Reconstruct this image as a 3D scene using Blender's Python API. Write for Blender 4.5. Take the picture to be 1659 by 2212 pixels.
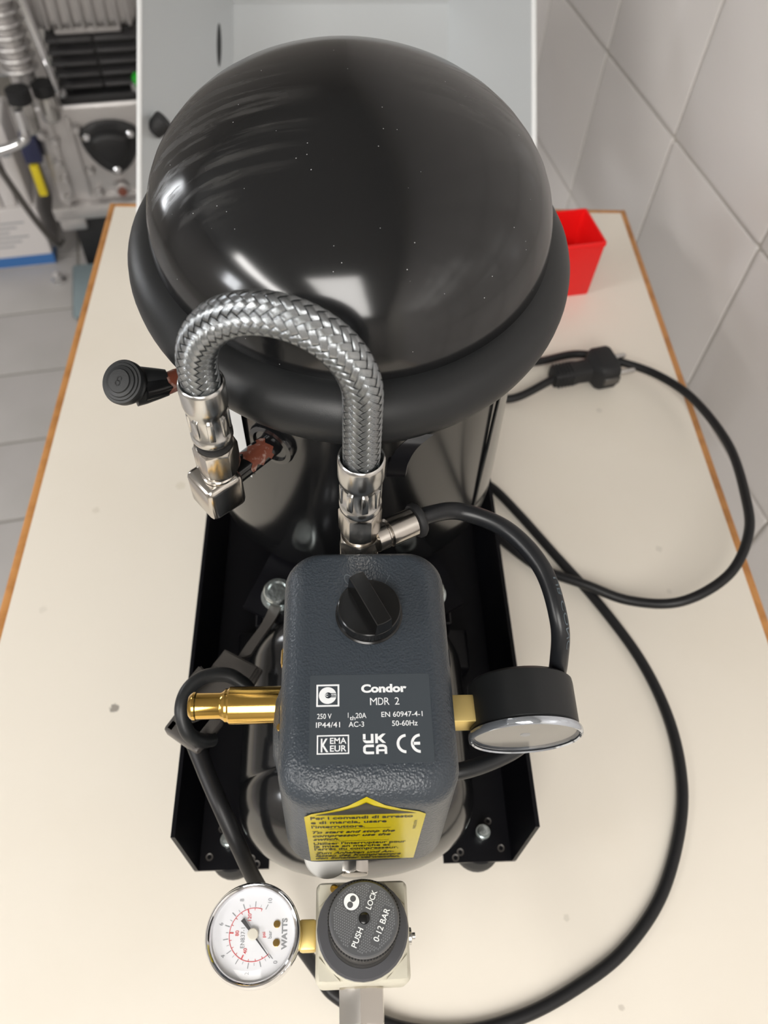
import bpy, bmesh, math, random
from math import sin, cos, pi, radians, atan2, hypot, sqrt
from mathutils import Vector as V, Matrix

random.seed(7)
for o in list(bpy.data.objects):
    bpy.data.objects.remove(o)
SC = bpy.context.scene
COL = SC.collection

# ------------------------------------------------------------------ camera
CAM_M = ((0.9986, -0.0362, 0.0396), (-0.0076, -0.8256, -0.5642), (0.0531, 0.5631, -0.8247))  # right, down, forward
cd = bpy.data.cameras.new('camera')
cam = bpy.data.objects.new('camera', cd)
COL.objects.link(cam)
SC.camera = cam
_f = V(CAM_M[2]).normalized()
_r = (V(CAM_M[0]) - _f * V(CAM_M[0]).dot(_f)).normalized()
_u = _r.cross(_f)
cam.matrix_world = Matrix(((_r.x, _u.x, -_f.x, 0), (_r.y, _u.y, -_f.y, 0), (_r.z, _u.z, -_f.z, 0.5), (0, 0, 0, 1)))
cd.sensor_fit = 'VERTICAL'
cd.sensor_height = 36.0
cd.lens = 1673.5 / 2212 * 36.0
cd.clip_start = 0.01
cd.clip_end = 50
cd.dof.use_dof = True
cd.dof.focus_distance = 0.315
cd.dof.aperture_fstop = 11.0

# ------------------------------------------------------------------ world and light
W = bpy.data.worlds.new('world')
SC.world = W
W.use_nodes = True
W.node_tree.nodes['Background'].inputs[0].default_value = (0.80, 0.85, 0.9, 1)
W.node_tree.nodes['Background'].inputs[1].default_value = 0.25
SC.view_settings.view_transform = 'Standard'
SC.view_settings.look = 'None'
SC.view_settings.gamma = 1
SC.view_settings.use_curve_mapping = False
SC.view_settings.exposure = 0.04

FLOOR_Z, CEIL_Z = -0.78, 1.75
YW = radians(-10.76)                       # the tiled room is turned against the table
D_ = V((sin(YW), cos(YW), 0))              # along the tiled wall
N_ = V((cos(YW), -sin(YW), 0))             # towards the tiled wall
def room(u, v, z): return D_ * u + N_ * v + V((0, 0, z))
ROOM_ROT = -YW

LUM = [(-1.70, -0.50, 0.85, 2.2, 34), (-0.6, -2.3, 0.45, 1.8, 40)]   # u, v, width(v), length(u), watt
for i, (u, v, w, l, e) in enumerate(LUM):
    ld = bpy.data.lights.new('ceiling_light_lamp', 'AREA')
    ld.shape = 'RECTANGLE'; ld.size = w; ld.size_y = l
    ld.energy = e; ld.color = (1.0, 0.975, 0.945)
    lo = bpy.data.objects.new('ceiling_light_lamp', ld)
    COL.objects.link(lo)
    lo.location = room(u, v, CEIL_Z - 0.075)
    lo.rotation_euler = (0, 0, ROOM_ROT)

# ------------------------------------------------------------------ materials
def mat(name, col, rough=0.5, metal=0.0, spec=0.5, coat=0.0, coat_rough=0.05, bump=None, var=None, aniso=0.0):
    m = bpy.data.materials.new(name); m.use_nodes = True
    nt = m.node_tree; b = nt.nodes['Principled BSDF']
    b.inputs['Base Color'].default_value = (*col, 1)
    b.inputs['Roughness'].default_value = rough
    b.inputs['Metallic'].default_value = metal
    b.inputs['Specular IOR Level'].default_value = spec
    b.inputs['Coat Weight'].default_value = coat
    b.inputs['Coat Roughness'].default_value = coat_rough
    tc = None
    if bump or var:
        tc = nt.nodes.new('ShaderNodeTexCoord')
    if bump:                                   # (scale, strength, distance)
        n = nt.nodes.new('ShaderNodeTexNoise'); n.inputs['Scale'].default_value = bump[0]; n.inputs['Detail'].default_value = 3
        nt.links.new(tc.outputs['Object'], n.inputs['Vector'])
        bp = nt.nodes.new('ShaderNodeBump'); bp.inputs['Strength'].default_value = bump[1]; bp.inputs['Distance'].default_value = bump[2]
        nt.links.new(n.outputs['Fac'], bp.inputs['Height']); nt.links.new(bp.outputs['Normal'], b.inputs['Normal'])
    if var:                                    # (scale, other colour, low, high)
        n = nt.nodes.new('ShaderNodeTexNoise'); n.inputs['Scale'].default_value = var[0]; n.inputs['Detail'].default_value = 5
        nt.links.new(tc.outputs['Object'], n.inputs['Vector'])
        r = nt.nodes.new('ShaderNodeMapRange'); r.inputs[1].default_value = var[2]; r.inputs[2].default_value = var[3]
        nt.links.new(n.outputs['Fac'], r.inputs[0])
        mx = nt.nodes.new('ShaderNodeMix'); mx.data_type = 'RGBA'
        mx.inputs[6].default_value = (*col, 1); mx.inputs[7].default_value = (*var[1], 1)
        nt.links.new(r.outputs[0], mx.inputs[0]); nt.links.new(mx.outputs[2], b.inputs['Base Color'])
    return m

M = {}
M['gloss_black'] = mat('gloss_black_enamel', (0.0075, 0.0078, 0.0085), 0.15, spec=0.5)
M['gloss_black'].node_tree.nodes['Principled BSDF'].inputs['IOR'].default_value = 1.65
def worn_enamel():
    m = mat('worn_black_enamel', (0.0075, 0.0078, 0.0085), 0.15, spec=0.5)
    nt = m.node_tree; b = nt.nodes['Principled BSDF']; b.inputs['IOR'].default_value = 1.6
    tc = nt.nodes.new('ShaderNodeTexCoord')
    mask = None
    for (c, rad, k) in (((-.060, .300, .335), .055, 1.0), ((.060, .330, .340), .045, .5)):   # rubbed patches on both shoulders
        vm = nt.nodes.new('ShaderNodeVectorMath'); vm.operation = 'DISTANCE'; vm.inputs[1].default_value = c
        nt.links.new(tc.outputs['Object'], vm.inputs[0])
        mr = nt.nodes.new('ShaderNodeMapRange'); mr.inputs[1].default_value = rad; mr.inputs[2].default_value = rad * .45; mr.inputs[4].default_value = k
        nt.links.new(vm.outputs['Value'], mr.inputs[0])
        if mask is None: mask = mr.outputs[0]
        else:
            ad = nt.nodes.new('ShaderNodeMath'); ad.operation = 'MAXIMUM'; nt.links.new(mask, ad.inputs[0]); nt.links.new(mr.outputs[0], ad.inputs[1]); mask = ad.outputs[0]
    mp_ = nt.nodes.new('ShaderNodeMapping'); mp_.inputs['Scale'].default_value = (14, 190, 60); mp_.inputs['Rotation'].default_value = (0, 0, .12)
    n = nt.nodes.new('ShaderNodeTexNoise'); n.inputs['Scale'].default_value = 1.0; n.inputs['Detail'].default_value = 4
    nt.links.new(tc.outputs['Object'], mp_.inputs[0]); nt.links.new(mp_.outputs[0], n.inputs['Vector'])
    r = nt.nodes.new('ShaderNodeMapRange'); r.inputs[1].default_value = .47; r.inputs[2].default_value = .62
    nt.links.new(n.outputs['Fac'], r.inputs[0])
    mu = nt.nodes.new('ShaderNodeMath'); mu.operation = 'MULTIPLY'; nt.links.new(mask, mu.inputs[0]); nt.links.new(r.outputs[0], mu.inputs[1])
    ro = nt.nodes.new('ShaderNodeMapRange'); ro.inputs[3].default_value = .15; ro.inputs[4].default_value = .42
    nt.links.new(mu.outputs[0], ro.inputs[0]); nt.links.new(ro.outputs[0], b.inputs['Roughness'])
    vo = nt.nodes.new('ShaderNodeTexVoronoi'); vo.inputs['Scale'].default_value = 190
    nt.links.new(tc.outputs['Object'], vo.inputs['Vector'])
    du = nt.nodes.new('ShaderNodeMapRange'); du.inputs[1].default_value = .045; du.inputs[2].default_value = .03; du.inputs[4].default_value = .8
    nt.links.new(vo.outputs['Distance'], du.inputs[0])
    mx = nt.nodes.new('ShaderNodeMix'); mx.data_type = 'RGBA'; mx.inputs[6].default_value = (.0075, .0078, .0085, 1); mx.inputs[7].default_value = (.042, .041, .040, 1)
    nt.links.new(mu.outputs[0], mx.inputs[0])
    m2 = nt.nodes.new('ShaderNodeMix'); m2.data_type = 'RGBA'; m2.inputs[7].default_value = (.6, .6, .6, 1)
    nt.links.new(du.outputs[0], m2.inputs[0]); nt.links.new(mx.outputs[2], m2.inputs[6]); nt.links.new(m2.outputs[2], b.inputs['Base Color'])
    return m
M['worn'] = worn_enamel()
M['rubber'] = mat('black_rubber', (0.014, 0.015, 0.016), 0.40, spec=0.42, bump=(2500, 0.12, 0.0003))
M['rubber_dull'] = mat('dull_black_rubber', (0.018, 0.018, 0.019), 0.6, spec=0.35)
M['rail'] = mat('black_powder_coat', (0.0045, 0.0045, 0.006), 0.3, spec=0.22)
M['tube'] = mat('black_polyurethane', (0.011, 0.012, 0.014), 0.33, spec=0.45)
M['cord'] = mat('black_cable_jacket', (0.011, 0.011, 0.012), 0.42, spec=0.35)
M['grey_plastic'] = mat('dark_grey_nylon', (0.075, 0.068, 0.062), 0.36, spec=0.5)
M['knob'] = mat('black_plastic_knob', (0.006, 0.006, 0.006), 0.2, spec=0.5)
M['label'] = mat('slate_printed_label', (0.048, 0.058, 0.068), 0.42, spec=0.45)
M['mark'] = mat('lightened_mark', (0.085, 0.10, 0.115), 0.4)  # lighter than the cover, standing in for light catching raised marks
M['print_white'] = mat('white_print', (0.82, 0.84, 0.85), 0.5)
M['print_black'] = mat('black_print', (0.02, 0.018, 0.01), 0.4)
M['print_grey'] = mat('grey_print', (0.32, 0.33, 0.35), 0.5)
M['print_red'] = mat('red_print', (0.75, 0.12, 0.13), 0.5)
M['tube_print'] = mat('tube_print', (0.10, 0.13, 0.15), 0.5)
M['yellow'] = mat('yellow_sticker', (0.48, 0.385, 0.005), 0.2, spec=0.5)
M['nickel'] = mat('nickel_plate', (0.60, 0.565, 0.52), 0.2, 1.0, bump=(900, 0.03, 0.0002))
M['steel'] = mat('brushed_steel', (0.62, 0.61, 0.59), 0.22, 1.0, bump=(500, 0.05, 0.0003))
M['chrome'] = mat('chrome', (0.74, 0.74, 0.75), 0.07, 1.0)
M['zinc'] = mat('zinc_plate', (0.66, 0.72, 0.72), 0.25, 1.0, bump=(400, 0.3, 0.0006))
M['brass'] = mat('brass', (0.74, 0.47, 0.12), 0.15, 1.0, bump=(600, 0.03, 0.0003))
M['brass_flat'] = mat('ceiling_lit_brass', (0.95, 0.74, 0.30), 0.48, 1.0)  # paler copy of the brass, the ceiling's reflection put into its colour
M['copper'] = mat('bare_copper_primer', (0.20, 0.058, 0.034), 0.4, 0.2, var=(260, (0.40, 0.26, 0.22), 0.56, 0.66))
M['cream_block'] = mat('cream_zinc_casting', (0.60, 0.57, 0.47), 0.45, bump=(700, 0.1, 0.0003))
M['dial'] = mat('white_dial', (0.92, 0.93, 0.97), 0.4)
M['dial_grey'] = mat('glare_grey_dial', (0.30, 0.285, 0.26), 0.5)  # dial colour greyed to stand in for the lens reflecting the table
M['clear_rim'] = mat('clear_plastic_rim', (0.62, 0.66, 0.72), 0.08, 0.85)
M['hub'] = mat('cream_hub', (0.80, 0.76, 0.66), 0.35)
M['white_plastic'] = mat('white_plastic', (0.56, 0.55, 0.52), 0.4)
M['regtop'] = mat('dark_grey_cap', (0.085, 0.088, 0.095), 0.42)
M['ring_grey'] = mat('grey_lock_ring', (0.075, 0.075, 0.082), 0.33)
M['red'] = mat('red_plastic', (0.86, 0.008, 0.008), 0.4, spec=0.4)
M['edge'] = mat('beech_lipping', (0.58, 0.27, 0.085), 0.45, var=(60, (0.44, 0.19, 0.055), 0.45, 0.65))
M['sheet'] = mat('grey_lacquered_sheet', (0.60, 0.62, 0.63), 0.3, 0.25, spec=0.5)
M['sheet_edge'] = mat('white_sheet_edge', (0.85, 0.86, 0.86), 0.4)
M['tile'] = mat('glazed_wall_tile', (0.72, 0.69, 0.67), 0.2, spec=0.5)
M['grout'] = mat('grey_grout', (0.52, 0.495, 0.45), 0.85)
M['floor_tile'] = mat('matt_floor_tile', (0.47, 0.45, 0.44), 0.45, var=(6, (0.43, 0.415, 0.40), 0.4, 0.7))
M['floor_grout'] = mat('floor_grout', (0.26, 0.245, 0.22), 0.9)
M['plaster'] = mat('white_plaster', (0.50, 0.50, 0.49), 0.9)
M['plaster_far'] = mat('grey_painted_wall', (0.42, 0.40, 0.38), 0.8)
M['cast'] = mat('cast_aluminium', (0.56, 0.54, 0.53), 0.42, 0.75, bump=(60, 0.25, 0.004))
M['cast_black'] = mat('black_cast_iron', (0.012, 0.012, 0.013), 0.5)
M['fin_black'] = mat('black_cooling_fin', (0.05, 0.048, 0.05), 0.5)
M['carton'] = mat('white_carton', (0.66, 0.63, 0.62), 0.6)
M['blue'] = mat('blue_print', (0.045, 0.16, 0.42), 0.5)
M['tag_yellow'] = mat('yellow_tag', (0.75, 0.60, 0.02), 0.5)
M['navy'] = mat('navy_plastic', (0.03, 0.035, 0.09), 0.5)
M['teal'] = mat('grey_blue_steel', (0.22, 0.28, 0.30), 0.4)
M['green'] = mat('green_plastic', (0.02, 0.45, 0.03), 0.4)
M['alu_frame'] = mat('white_metal_frame', (0.75, 0.75, 0.74), 0.4)
M['brown'] = mat('brown_wood', (0.16, 0.075, 0.04), 0.5)

def emis(name, col, s):
    m = bpy.data.materials.new(name); m.use_nodes = True
    b = m.node_tree.nodes['Principled BSDF']
    b.inputs['Base Color'].default_value = (*col, 1)
    b.inputs['Emission Color'].default_value = (*col, 1); b.inputs['Emission Strength'].default_value = s
    return m
M['diffuser'] = emis('lit_diffuser', (1, 0.97, 0.92), 5)

# leather grained switch cover: cells as relief
def grain_mat():
    m = mat('slate_grained_plastic', (0.036, 0.045, 0.056), 0.33, spec=0.5)
    nt = m.node_tree; b = nt.nodes['Principled BSDF']
    tc = nt.nodes.new('ShaderNodeTexCoord')
    vo = nt.nodes.new('ShaderNodeTexVoronoi'); vo.inputs['Scale'].default_value = 1150; vo.feature = 'SMOOTH_F1'
    no = nt.nodes.new('ShaderNodeTexNoise'); no.inputs['Scale'].default_value = 700; no.inputs['Detail'].default_value = 2
    nt.links.new(tc.outputs['Object'], vo.inputs['Vector']); nt.links.new(tc.outputs['Object'], no.inputs['Vector'])
    ad = nt.nodes.new('ShaderNodeMath'); ad.operation = 'ADD'
    nt.links.new(vo.outputs['Distance'], ad.inputs[0]); nt.links.new(no.outputs['Fac'], ad.inputs[1])
    bp = nt.nodes.new('ShaderNodeBump'); bp.inputs['Strength'].default_value = 0.55; bp.inputs['Distance'].default_value = 0.00045
    nt.links.new(ad.outputs[0], bp.inputs['Height']); nt.links.new(bp.outputs['Normal'], b.inputs['Normal'])
    return m
M['grain'] = grain_mat()

# cream laminate with faint smudges and a few dried drops
def laminate():
    m = mat('cream_laminate', (0.80, 0.745, 0.655), 0.38, spec=0.4)
    nt = m.node_tree; b = nt.nodes['Principled BSDF']
    tc = nt.nodes.new('ShaderNodeTexCoord')
    n = nt.nodes.new('ShaderNodeTexNoise'); n.inputs['Scale'].default_value = 7; n.inputs['Detail'].default_value = 5
    nt.links.new(tc.outputs['Object'], n.inputs['Vector'])
    r = nt.nodes.new('ShaderNodeMapRange'); r.inputs[1].default_value = 0.52; r.inputs[2].default_value = 0.75; r.inputs[4].default_value = 0.30
    nt.links.new(n.outputs['Fac'], r.inputs[0])
    mx = nt.nodes.new('ShaderNodeMix'); mx.data_type = 'RGBA'
    mx.inputs[6].default_value = (0.80, 0.745, 0.655, 1); mx.inputs[7].default_value = (0.73, 0.66, 0.55, 1)
    nt.links.new(r.outputs[0], mx.inputs[0])
    last = mx.outputs[2]
    for (x, y, rad, st, c) in ((-.151, .187, .0032, .75, (.18, .16, .14)), (.224, .447, .0028, .3, (.45, .42, .36)), (.243, .305, .0028, .3, (.45, .42, .36)),
                               (.242, .268, .0022, .25, (.45, .42, .36)), (-.128, .368, .004, .25, (.5, .44, .3)), (-.19, .345, .003, .25, (.45, .4, .3)),
                               (.128, .055, .002, .3, (.4, .37, .3)), (.151, .010, .0018, .4, (.35, .3, .25)), (-.212, .26, .003, .2, (.45, .42, .36))):
        vm = nt.nodes.new('ShaderNodeVectorMath'); vm.operation = 'DISTANCE'; vm.inputs[1].default_value = (x, y, 0)
        nt.links.new(tc.outputs['Object'], vm.inputs[0])
        n2 = nt.nodes.new('ShaderNodeTexNoise'); n2.inputs['Scale'].default_value = 420
        nt.links.new(tc.outputs['Object'], n2.inputs['Vector'])
        ma = nt.nodes.new('ShaderNodeMath'); ma.operation = 'MULTIPLY_ADD'; ma.inputs[1].default_value = -rad * 1.2; 
        nt.links.new(n2.outputs['Fac'], ma.inputs[0]); nt.links.new(vm.outputs['Value'], ma.inputs[2])
        mr = nt.nodes.new('ShaderNodeMapRange'); mr.inputs[1].default_value = rad * 0.5; mr.inputs[2].default_value = rad * 0.1
        mr.inputs[3].default_value = 0; mr.inputs[4].default_value = st
        nt.links.new(ma.outputs[0], mr.inputs[0])
        mm = nt.nodes.new('ShaderNodeMix'); mm.data_type = 'RGBA'; mm.inputs[7].default_value = (*c, 1)
        nt.links.new(mr.outputs[0], mm.inputs[0]); nt.links.new(last, mm.inputs[6]); last = mm.outputs[2]
    nt.links.new(last, b.inputs['Base Color'])
    return m
M['laminate'] = laminate()

# woven steel strands: fine wires along every strand from its own uv
def braid_mat():
    m = mat('galvanised_braid', (0.43, 0.455, 0.475), 0.25, 1.0)
    nt = m.node_tree; b = nt.nodes['Principled BSDF']
    uv = nt.nodes.new('ShaderNodeUVMap'); sp = nt.nodes.new('ShaderNodeSeparateXYZ')
    nt.links.new(uv.outputs[0], sp.inputs[0])
    mu = nt.nodes.new('ShaderNodeMath'); mu.operation = 'MULTIPLY'; mu.inputs[1].default_value = 2 * pi * 6
    si = nt.nodes.new('ShaderNodeMath'); si.operation = 'COSINE'
    nt.links.new(sp.outputs[0], mu.inputs[0]); nt.links.new(mu.outputs[0], si.inputs[0])
    bp = nt.nodes.new('ShaderNodeBump'); bp.inputs['Strength'].default_value = 0.55; bp.inputs['Distance'].default_value = 0.00012; bp.invert = True
    nt.links.new(si.outputs[0], bp.inputs['Height']); nt.links.new(bp.outputs['Normal'], b.inputs['Normal'])
    return m
M['braid'] = braid_mat()

def glass(name):          # thin clear lens: straight-through with a surface reflection
    m = bpy.data.materials.new(name); m.use_nodes = True
    nt = m.node_tree; out = nt.nodes['Material Output']
    nt.nodes.remove(nt.nodes['Principled BSDF'])
    tr = nt.nodes.new('ShaderNodeBsdfTransparent'); tr.inputs[0].default_value = (1, 1, 1, 1)
    gl = nt.nodes.new('ShaderNodeBsdfGlossy'); gl.inputs['Roughness'].default_value = 0.10
    lw = nt.nodes.new('ShaderNodeLayerWeight'); lw.inputs[0].default_value = 0.5
    pw = nt.nodes.new('ShaderNodeMath'); pw.operation = 'POWER'; pw.inputs[1].default_value = 5
    fr_ = nt.nodes.new('ShaderNodeMath'); fr_.operation = 'MULTIPLY_ADD'; fr_.inputs[1].default_value = .8; fr_.inputs[2].default_value = .04
    nt.links.new(lw.outputs['Facing'], pw.inputs[0]); nt.links.new(pw.outputs[0], fr_.inputs[0])
    mx = nt.nodes.new('ShaderNodeMixShader')
    nt.links.new(fr_.outputs[0], mx.inputs[0]); nt.links.new(tr.outputs[0], mx.inputs[1]); nt.links.new(gl.outputs[0], mx.inputs[2])
    nt.links.new(mx.outputs[0], out.inputs[0])
    return m
M['glass'] = glass('clear_lens')

# ------------------------------------------------------------------ mesh helpers
def bm_new(): return bmesh.new()

def link(name, bm, m, parent=None, smooth=40, flip=True):
    if flip:
        bmesh.ops.recalc_face_normals(bm, faces=bm.faces[:])
    me = bpy.data.meshes.new(name)
    bm.to_mesh(me); bm.free()
    for x in (m if isinstance(m, (list, tuple)) else [m]):
        me.materials.append(x)
    if smooth is not None:
        me.polygons.foreach_set('use_smooth', [True] * len(me.polygons))
        me.set_sharp_from_angle(angle=radians(smooth))
    o = bpy.data.objects.new(name, me)
    COL.objects.link(o)
    if parent is not None:
        adopt(o, parent)
    return o

def origin_of(p):
    t = V(p.location)
    while p.parent is not None:
        p = p.parent; t = t + V(p.location)
    return t

def adopt(o, parent):            # meshes are written in world metres: keep them there
    o.parent = parent
    root = parent
    while root.parent is not None: root = root.parent
    if parent is root:
        o.location = V(o.location) - V(root.location)

def empty(name, loc, label, cat, group=None):
    o = bpy.data.objects.new(name, None); COL.objects.link(o)
    o.empty_display_size = 0.03
    o.location = loc; o['label'] = label; o['category'] = cat
    if group: o['group'] = group
    return o

def tag(o, label, cat, group=None):
    o['label'] = label; o['category'] = cat
    if group: o['group'] = group
    return o

def frame(axis, up=None):
    z = V(axis).normalized()
    if up is None: up = V((0, 0, 1)) if abs(z.z) < 0.9 else V((0, 1, 0))
    x = V(up).cross(z).normalized(); y = z.cross(x)
    return Matrix((x, y, z)).transposed()

def lathe(bm, prof, org, axis=(0, 0, 1), seg=40, mi=0, up=None):
    R = frame(axis, up); org = V(org); rings = []
    for (r, h) in prof:
        if r < 1e-6:
            rings.append([bm.verts.new(org + R @ V((0, 0, h)))])
        else:
            rings.append([bm.verts.new(org + R @ V((r * cos(2 * pi * i / seg), r * sin(2 * pi * i / seg), h))) for i in range(seg)])
    for a, b in zip(rings, rings[1:]):
        for i in range(seg):
            j = (i + 1) % seg
            if len(a) == 1 and len(b) == 1: continue
            if len(a) == 1: f = bm.faces.new((a[0], b[j], b[i]))
            elif len(b) == 1: f = bm.faces.new((a[i], a[j], b[0]))
            else: f = bm.faces.new((a[i], a[j], b[j], b[i]))
            f.material_index = mi
    return rings

def cyl(bm, r, h0, h1, org, axis=(0, 0, 1), seg=32, ch=0.0006, mi=0):
    s = 1 if h1 > h0 else -1
    c = min(ch, r * 0.4) * s
    lathe(bm, [(0, h0), (r - abs(c), h0), (r, h0 + c), (r, h1 - c), (r - abs(c), h1), (0, h1)], org, axis, seg, mi)

def hexnut(bm, af, h0, h1, org, axis=(0, 0, 1), rot=0.0, ch=0.0012, n=6, up=None):
    """hexagon with rounded corners top and bottom; af is across flats"""
    R = frame(axis, up); org = V(org)
    rc = af / 2 / cos(pi / n)
    loops = []
    k = 4
    for (h, lim) in ((h0, af / 2 * 0.995), (h0 + ch * 0.35, af / 2 * 1.05), (h0 + ch, rc), (h1 - ch, rc), (h1 - ch * 0.35, af / 2 * 1.05), (h1, af / 2 * 0.995)):
        lp = []
        for i in range(n * k):
            a = 2 * pi * i / (n * k)
            w = (a % (2 * pi / n)) - pi / n
            r = min(af / 2 / cos(w), lim, rc * 0.985)
            lp.append(bm.verts.new(org + R @ V((r * cos(a + rot), r * sin(a + rot), h))))
        loops.append(lp)
    N = n * k
    for a, b in zip(loops, loops[1:]):
        for i in range(N):
            bm.faces.new((a[i], a[(i + 1) % N], b[(i + 1) % N], b[i]))
    bm.faces.new(loops[0][::-1]); bm.faces.new(loops[-1])

def box(bm, c, s, rot=None, bev=0.0, seg=2, mi=0):
    r = bmesh.ops.create_cube(bm, size=1.0)
    vs = r['verts']
    for v in vs:
        v.co = V((v.co.x * s[0], v.co.y * s[1], v.co.z * s[2]))
    fs = set(f for v in vs for f in v.link_faces)
    if bev > 0:
        es = list(set(e for v in vs for e in v.link_edges))
        rr = bmesh.ops.bevel(bm, geom=es, offset=bev, segments=seg, affect='EDGES', profile=0.5)
        fs = set(rr['faces']) | set(f for f in fs if f.is_valid)
        vs = list(set(v for f in fs for v in f.verts))
    Rm = Matrix.Rotation(rot, 3, 'Z') if isinstance(rot, (int, float)) else (rot or Matrix.Identity(3))
    for v in vs:
        v.co = Rm @ v.co + V(c)
    for f in fs: f.material_index = mi
    return vs

def prism(bm, pts, z0, z1, tf=None, mi=0):
    lo = [bm.verts.new((x, y, z0)) for x, y in pts]; hi = [bm.verts.new((x, y, z1)) for x, y in pts]
    n = len(pts)
    fs = [bm.faces.new(lo[::-1]), bm.faces.new(hi)]
    for i in range(n): fs.append(bm.faces.new((lo[i], lo[(i + 1) % n], hi[(i + 1) % n], hi[i])))
    for f in fs: f.material_index = mi
    if tf:
        for v in lo + hi: v.co = tf(v.co)
    return lo + hi

def catmull(pts, n=10):
    P = [V(p) for p in pts]; P = [2 * P[0] - P[1]] + P + [2 * P[-1] - P[-2]]
    out = []
    for i in range(1, len(P) - 2):
        a, b, c, d = P[i - 1:i + 3]
        for k in range(n):
            t = k / n
            out.append(0.5 * ((2 * b) + (c - a) * t + (2 * a - 5 * b + 4 * c - d) * t * t + (3 * b - a - 3 * c + d) * t ** 3))
    out.append(P[-2].copy())
    return out

def transport(path):
    T = []
    for i in range(len(path)):
        a = path[max(i - 1, 0)]; b = path[min(i + 1, len(path) - 1)]
        T.append((b - a).normalized())
    u = T[0].orthogonal().normalized(); fr = []
    for i, t in enumerate(T):
        if i:
            q = T[i - 1].rotation_difference(t); u = q @ u
        u = (u - t * u.dot(t)).normalized()
        fr.append((t, u, t.cross(u)))
    return fr

def tube(bm, path, r, seg=14, cap=True, mi=0, sx=1.0):
    fr = transport(path); rings = []
    for i, (p, (t, u, w)) in enumerate(zip(path, fr)):
        rr = r(i / (len(path) - 1)) if callable(r) else r
        rings.append([bm.verts.new(p + u * (rr * cos(2 * pi * k / seg) * sx) + w * (rr * sin(2 * pi * k / seg))) for k in range(seg)])
    for a, b in zip(rings, rings[1:]):
        for k in range(seg):
            f = bm.faces.new((a[k], a[(k + 1) % seg], b[(k + 1) % seg], b[k])); f.material_index = mi
    if cap:
        bm.faces.new(rings[0][::-1]).material_index = mi; bm.faces.new(rings[-1]).material_index = mi

def superloop(cx, cy, hx, hy, rc, n=8):
    pts = []
    for (sx, sy, a0) in ((1, 1, 0), (-1, 1, 90), (-1, -1, 180), (1, -1, 270)):
        for k in range(n + 1):
            a = radians(a0 + 90 * k / n)
            pts.append((cx + sx * (hx - rc) + rc * cos(a), cy + sy * (hy - rc) + rc * sin(a)))
    return pts

def skin_loops(bm, loops, cap0=True, cap1=True, mi=0):
    L = [[bm.verts.new(p) for p in lp] for lp in loops]; n = len(L[0])
    for a, b in zip(L, L[1:]):
        for i in range(n):
            bm.faces.new((a[i], a[(i + 1) % n], b[(i + 1) % n], b[i])).material_index = mi
    if cap0: bm.faces.new(L[0][::-1]).material_index = mi
    if cap1: bm.faces.new(L[-1]).material_index = mi
    return L

def text_into(bm, s, tf, w=None, h=None, bold=0.0, shear=0.0, align='C', space=1.0, mi=0):
    """lettering as flat polygons; fitted into width w and/or cap height h, then placed by tf(x, y) -> world"""
    cu = bpy.data.curves.new('t', 'FONT'); cu.body = s; cu.size = 1.0; cu.offset = bold; cu.shear = shear; cu.resolution_u = 4; cu.space_character = space
    ob = bpy.data.objects.new('t', cu); COL.objects.link(ob)
    bpy.context.view_layer.update()
    me = bpy.data.meshes.new_from_object(ob.evaluated_get(bpy.context.evaluated_depsgraph_get()))
    co = [v.co.copy() for v in me.vertices]
    x0 = min(c.x for c in co); x1 = max(c.x for c in co)
    sy = (h / 0.73) if h else None
    sx = w / (x1 - x0) if w else sy
    if sy is None: sy = sx
    ax = {'L': x0, 'C': (x0 + x1) / 2, 'R': x1}[align]
    vs = [bm.verts.new(tf((c.x - ax) * sx, c.y * sy)) for c in co]
    for p in me.polygons:
        try: bm.faces.new([vs[i] for i in p.vertices]).material_index = mi
        except ValueError: pass
    bpy.data.objects.remove(ob); bpy.data.curves.remove(cu); bpy.data.meshes.remove(me)

def flatpoly(bm, pts, tf, mi=0):
    bm.faces.new([bm.verts.new(tf(x, y)) for x, y in pts]).material_index = mi

def ringseg(bm, cx, cy, r0, r1, a0, a1, tf, n=32, mi=0, sy=1.0):
    prev = None
    for k in range(n + 1):
        a = radians(a0 + (a1 - a0) * k / n)
        cur = (bm.verts.new(tf(cx + r0 * cos(a), cy + sy * r0 * sin(a))), bm.verts.new(tf(cx + r1 * cos(a), cy + sy * r1 * sin(a))))
        if prev: bm.faces.new((prev[0], prev[1], cur[1], cur[0])).material_index = mi
        prev = cur

def disc(bm, cx, cy, r, tf, n=32, mi=0):
    flatpoly(bm, [(cx + r * cos(2 * pi * k / n), cy + r * sin(2 * pi * k / n)) for k in range(n)], tf, mi)

def rectline(bm, x0, y0, x1, y1, t, tf, mi=0):
    for a in ((x0, y0, x1, y0 + t), (x0, y1 - t, x1, y1), (x0, y0 + t, x0 + t, y1 - t), (x1 - t, y0 + t, x1, y1 - t)):
        flatpoly(bm, [(a[0], a[1]), (a[2], a[1]), (a[2], a[3]), (a[0], a[3])], tf, mi)

# ------------------------------------------------------------------ the room
def struct(name, bm, m, parent=None, smooth=None):
    o = link(name, bm, m, parent, smooth)
    o['kind'] = 'structure'
    return o

WALL_V = 0.529
U0, U1, V0 = -3.4, 2.7, -3.4
def slab(name, a, b, c, d, m, thick):
    bm = bm_new()
    n = (V(b) - V(a)).cross(V(d) - V(a)).normalized() * thick
    lo = [bm.verts.new(V(p)) for p in (a, b, c, d)]; hi = [bm.verts.new(V(p) + n) for p in (a, b, c, d)]
    bm.faces.new(lo); bm.faces.new(hi[::-1])
    for i in range(4): bm.faces.new((lo[i], hi[i], hi[(i + 1) % 4], lo[(i + 1) % 4]))
    return struct(name, bm, m)

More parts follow.
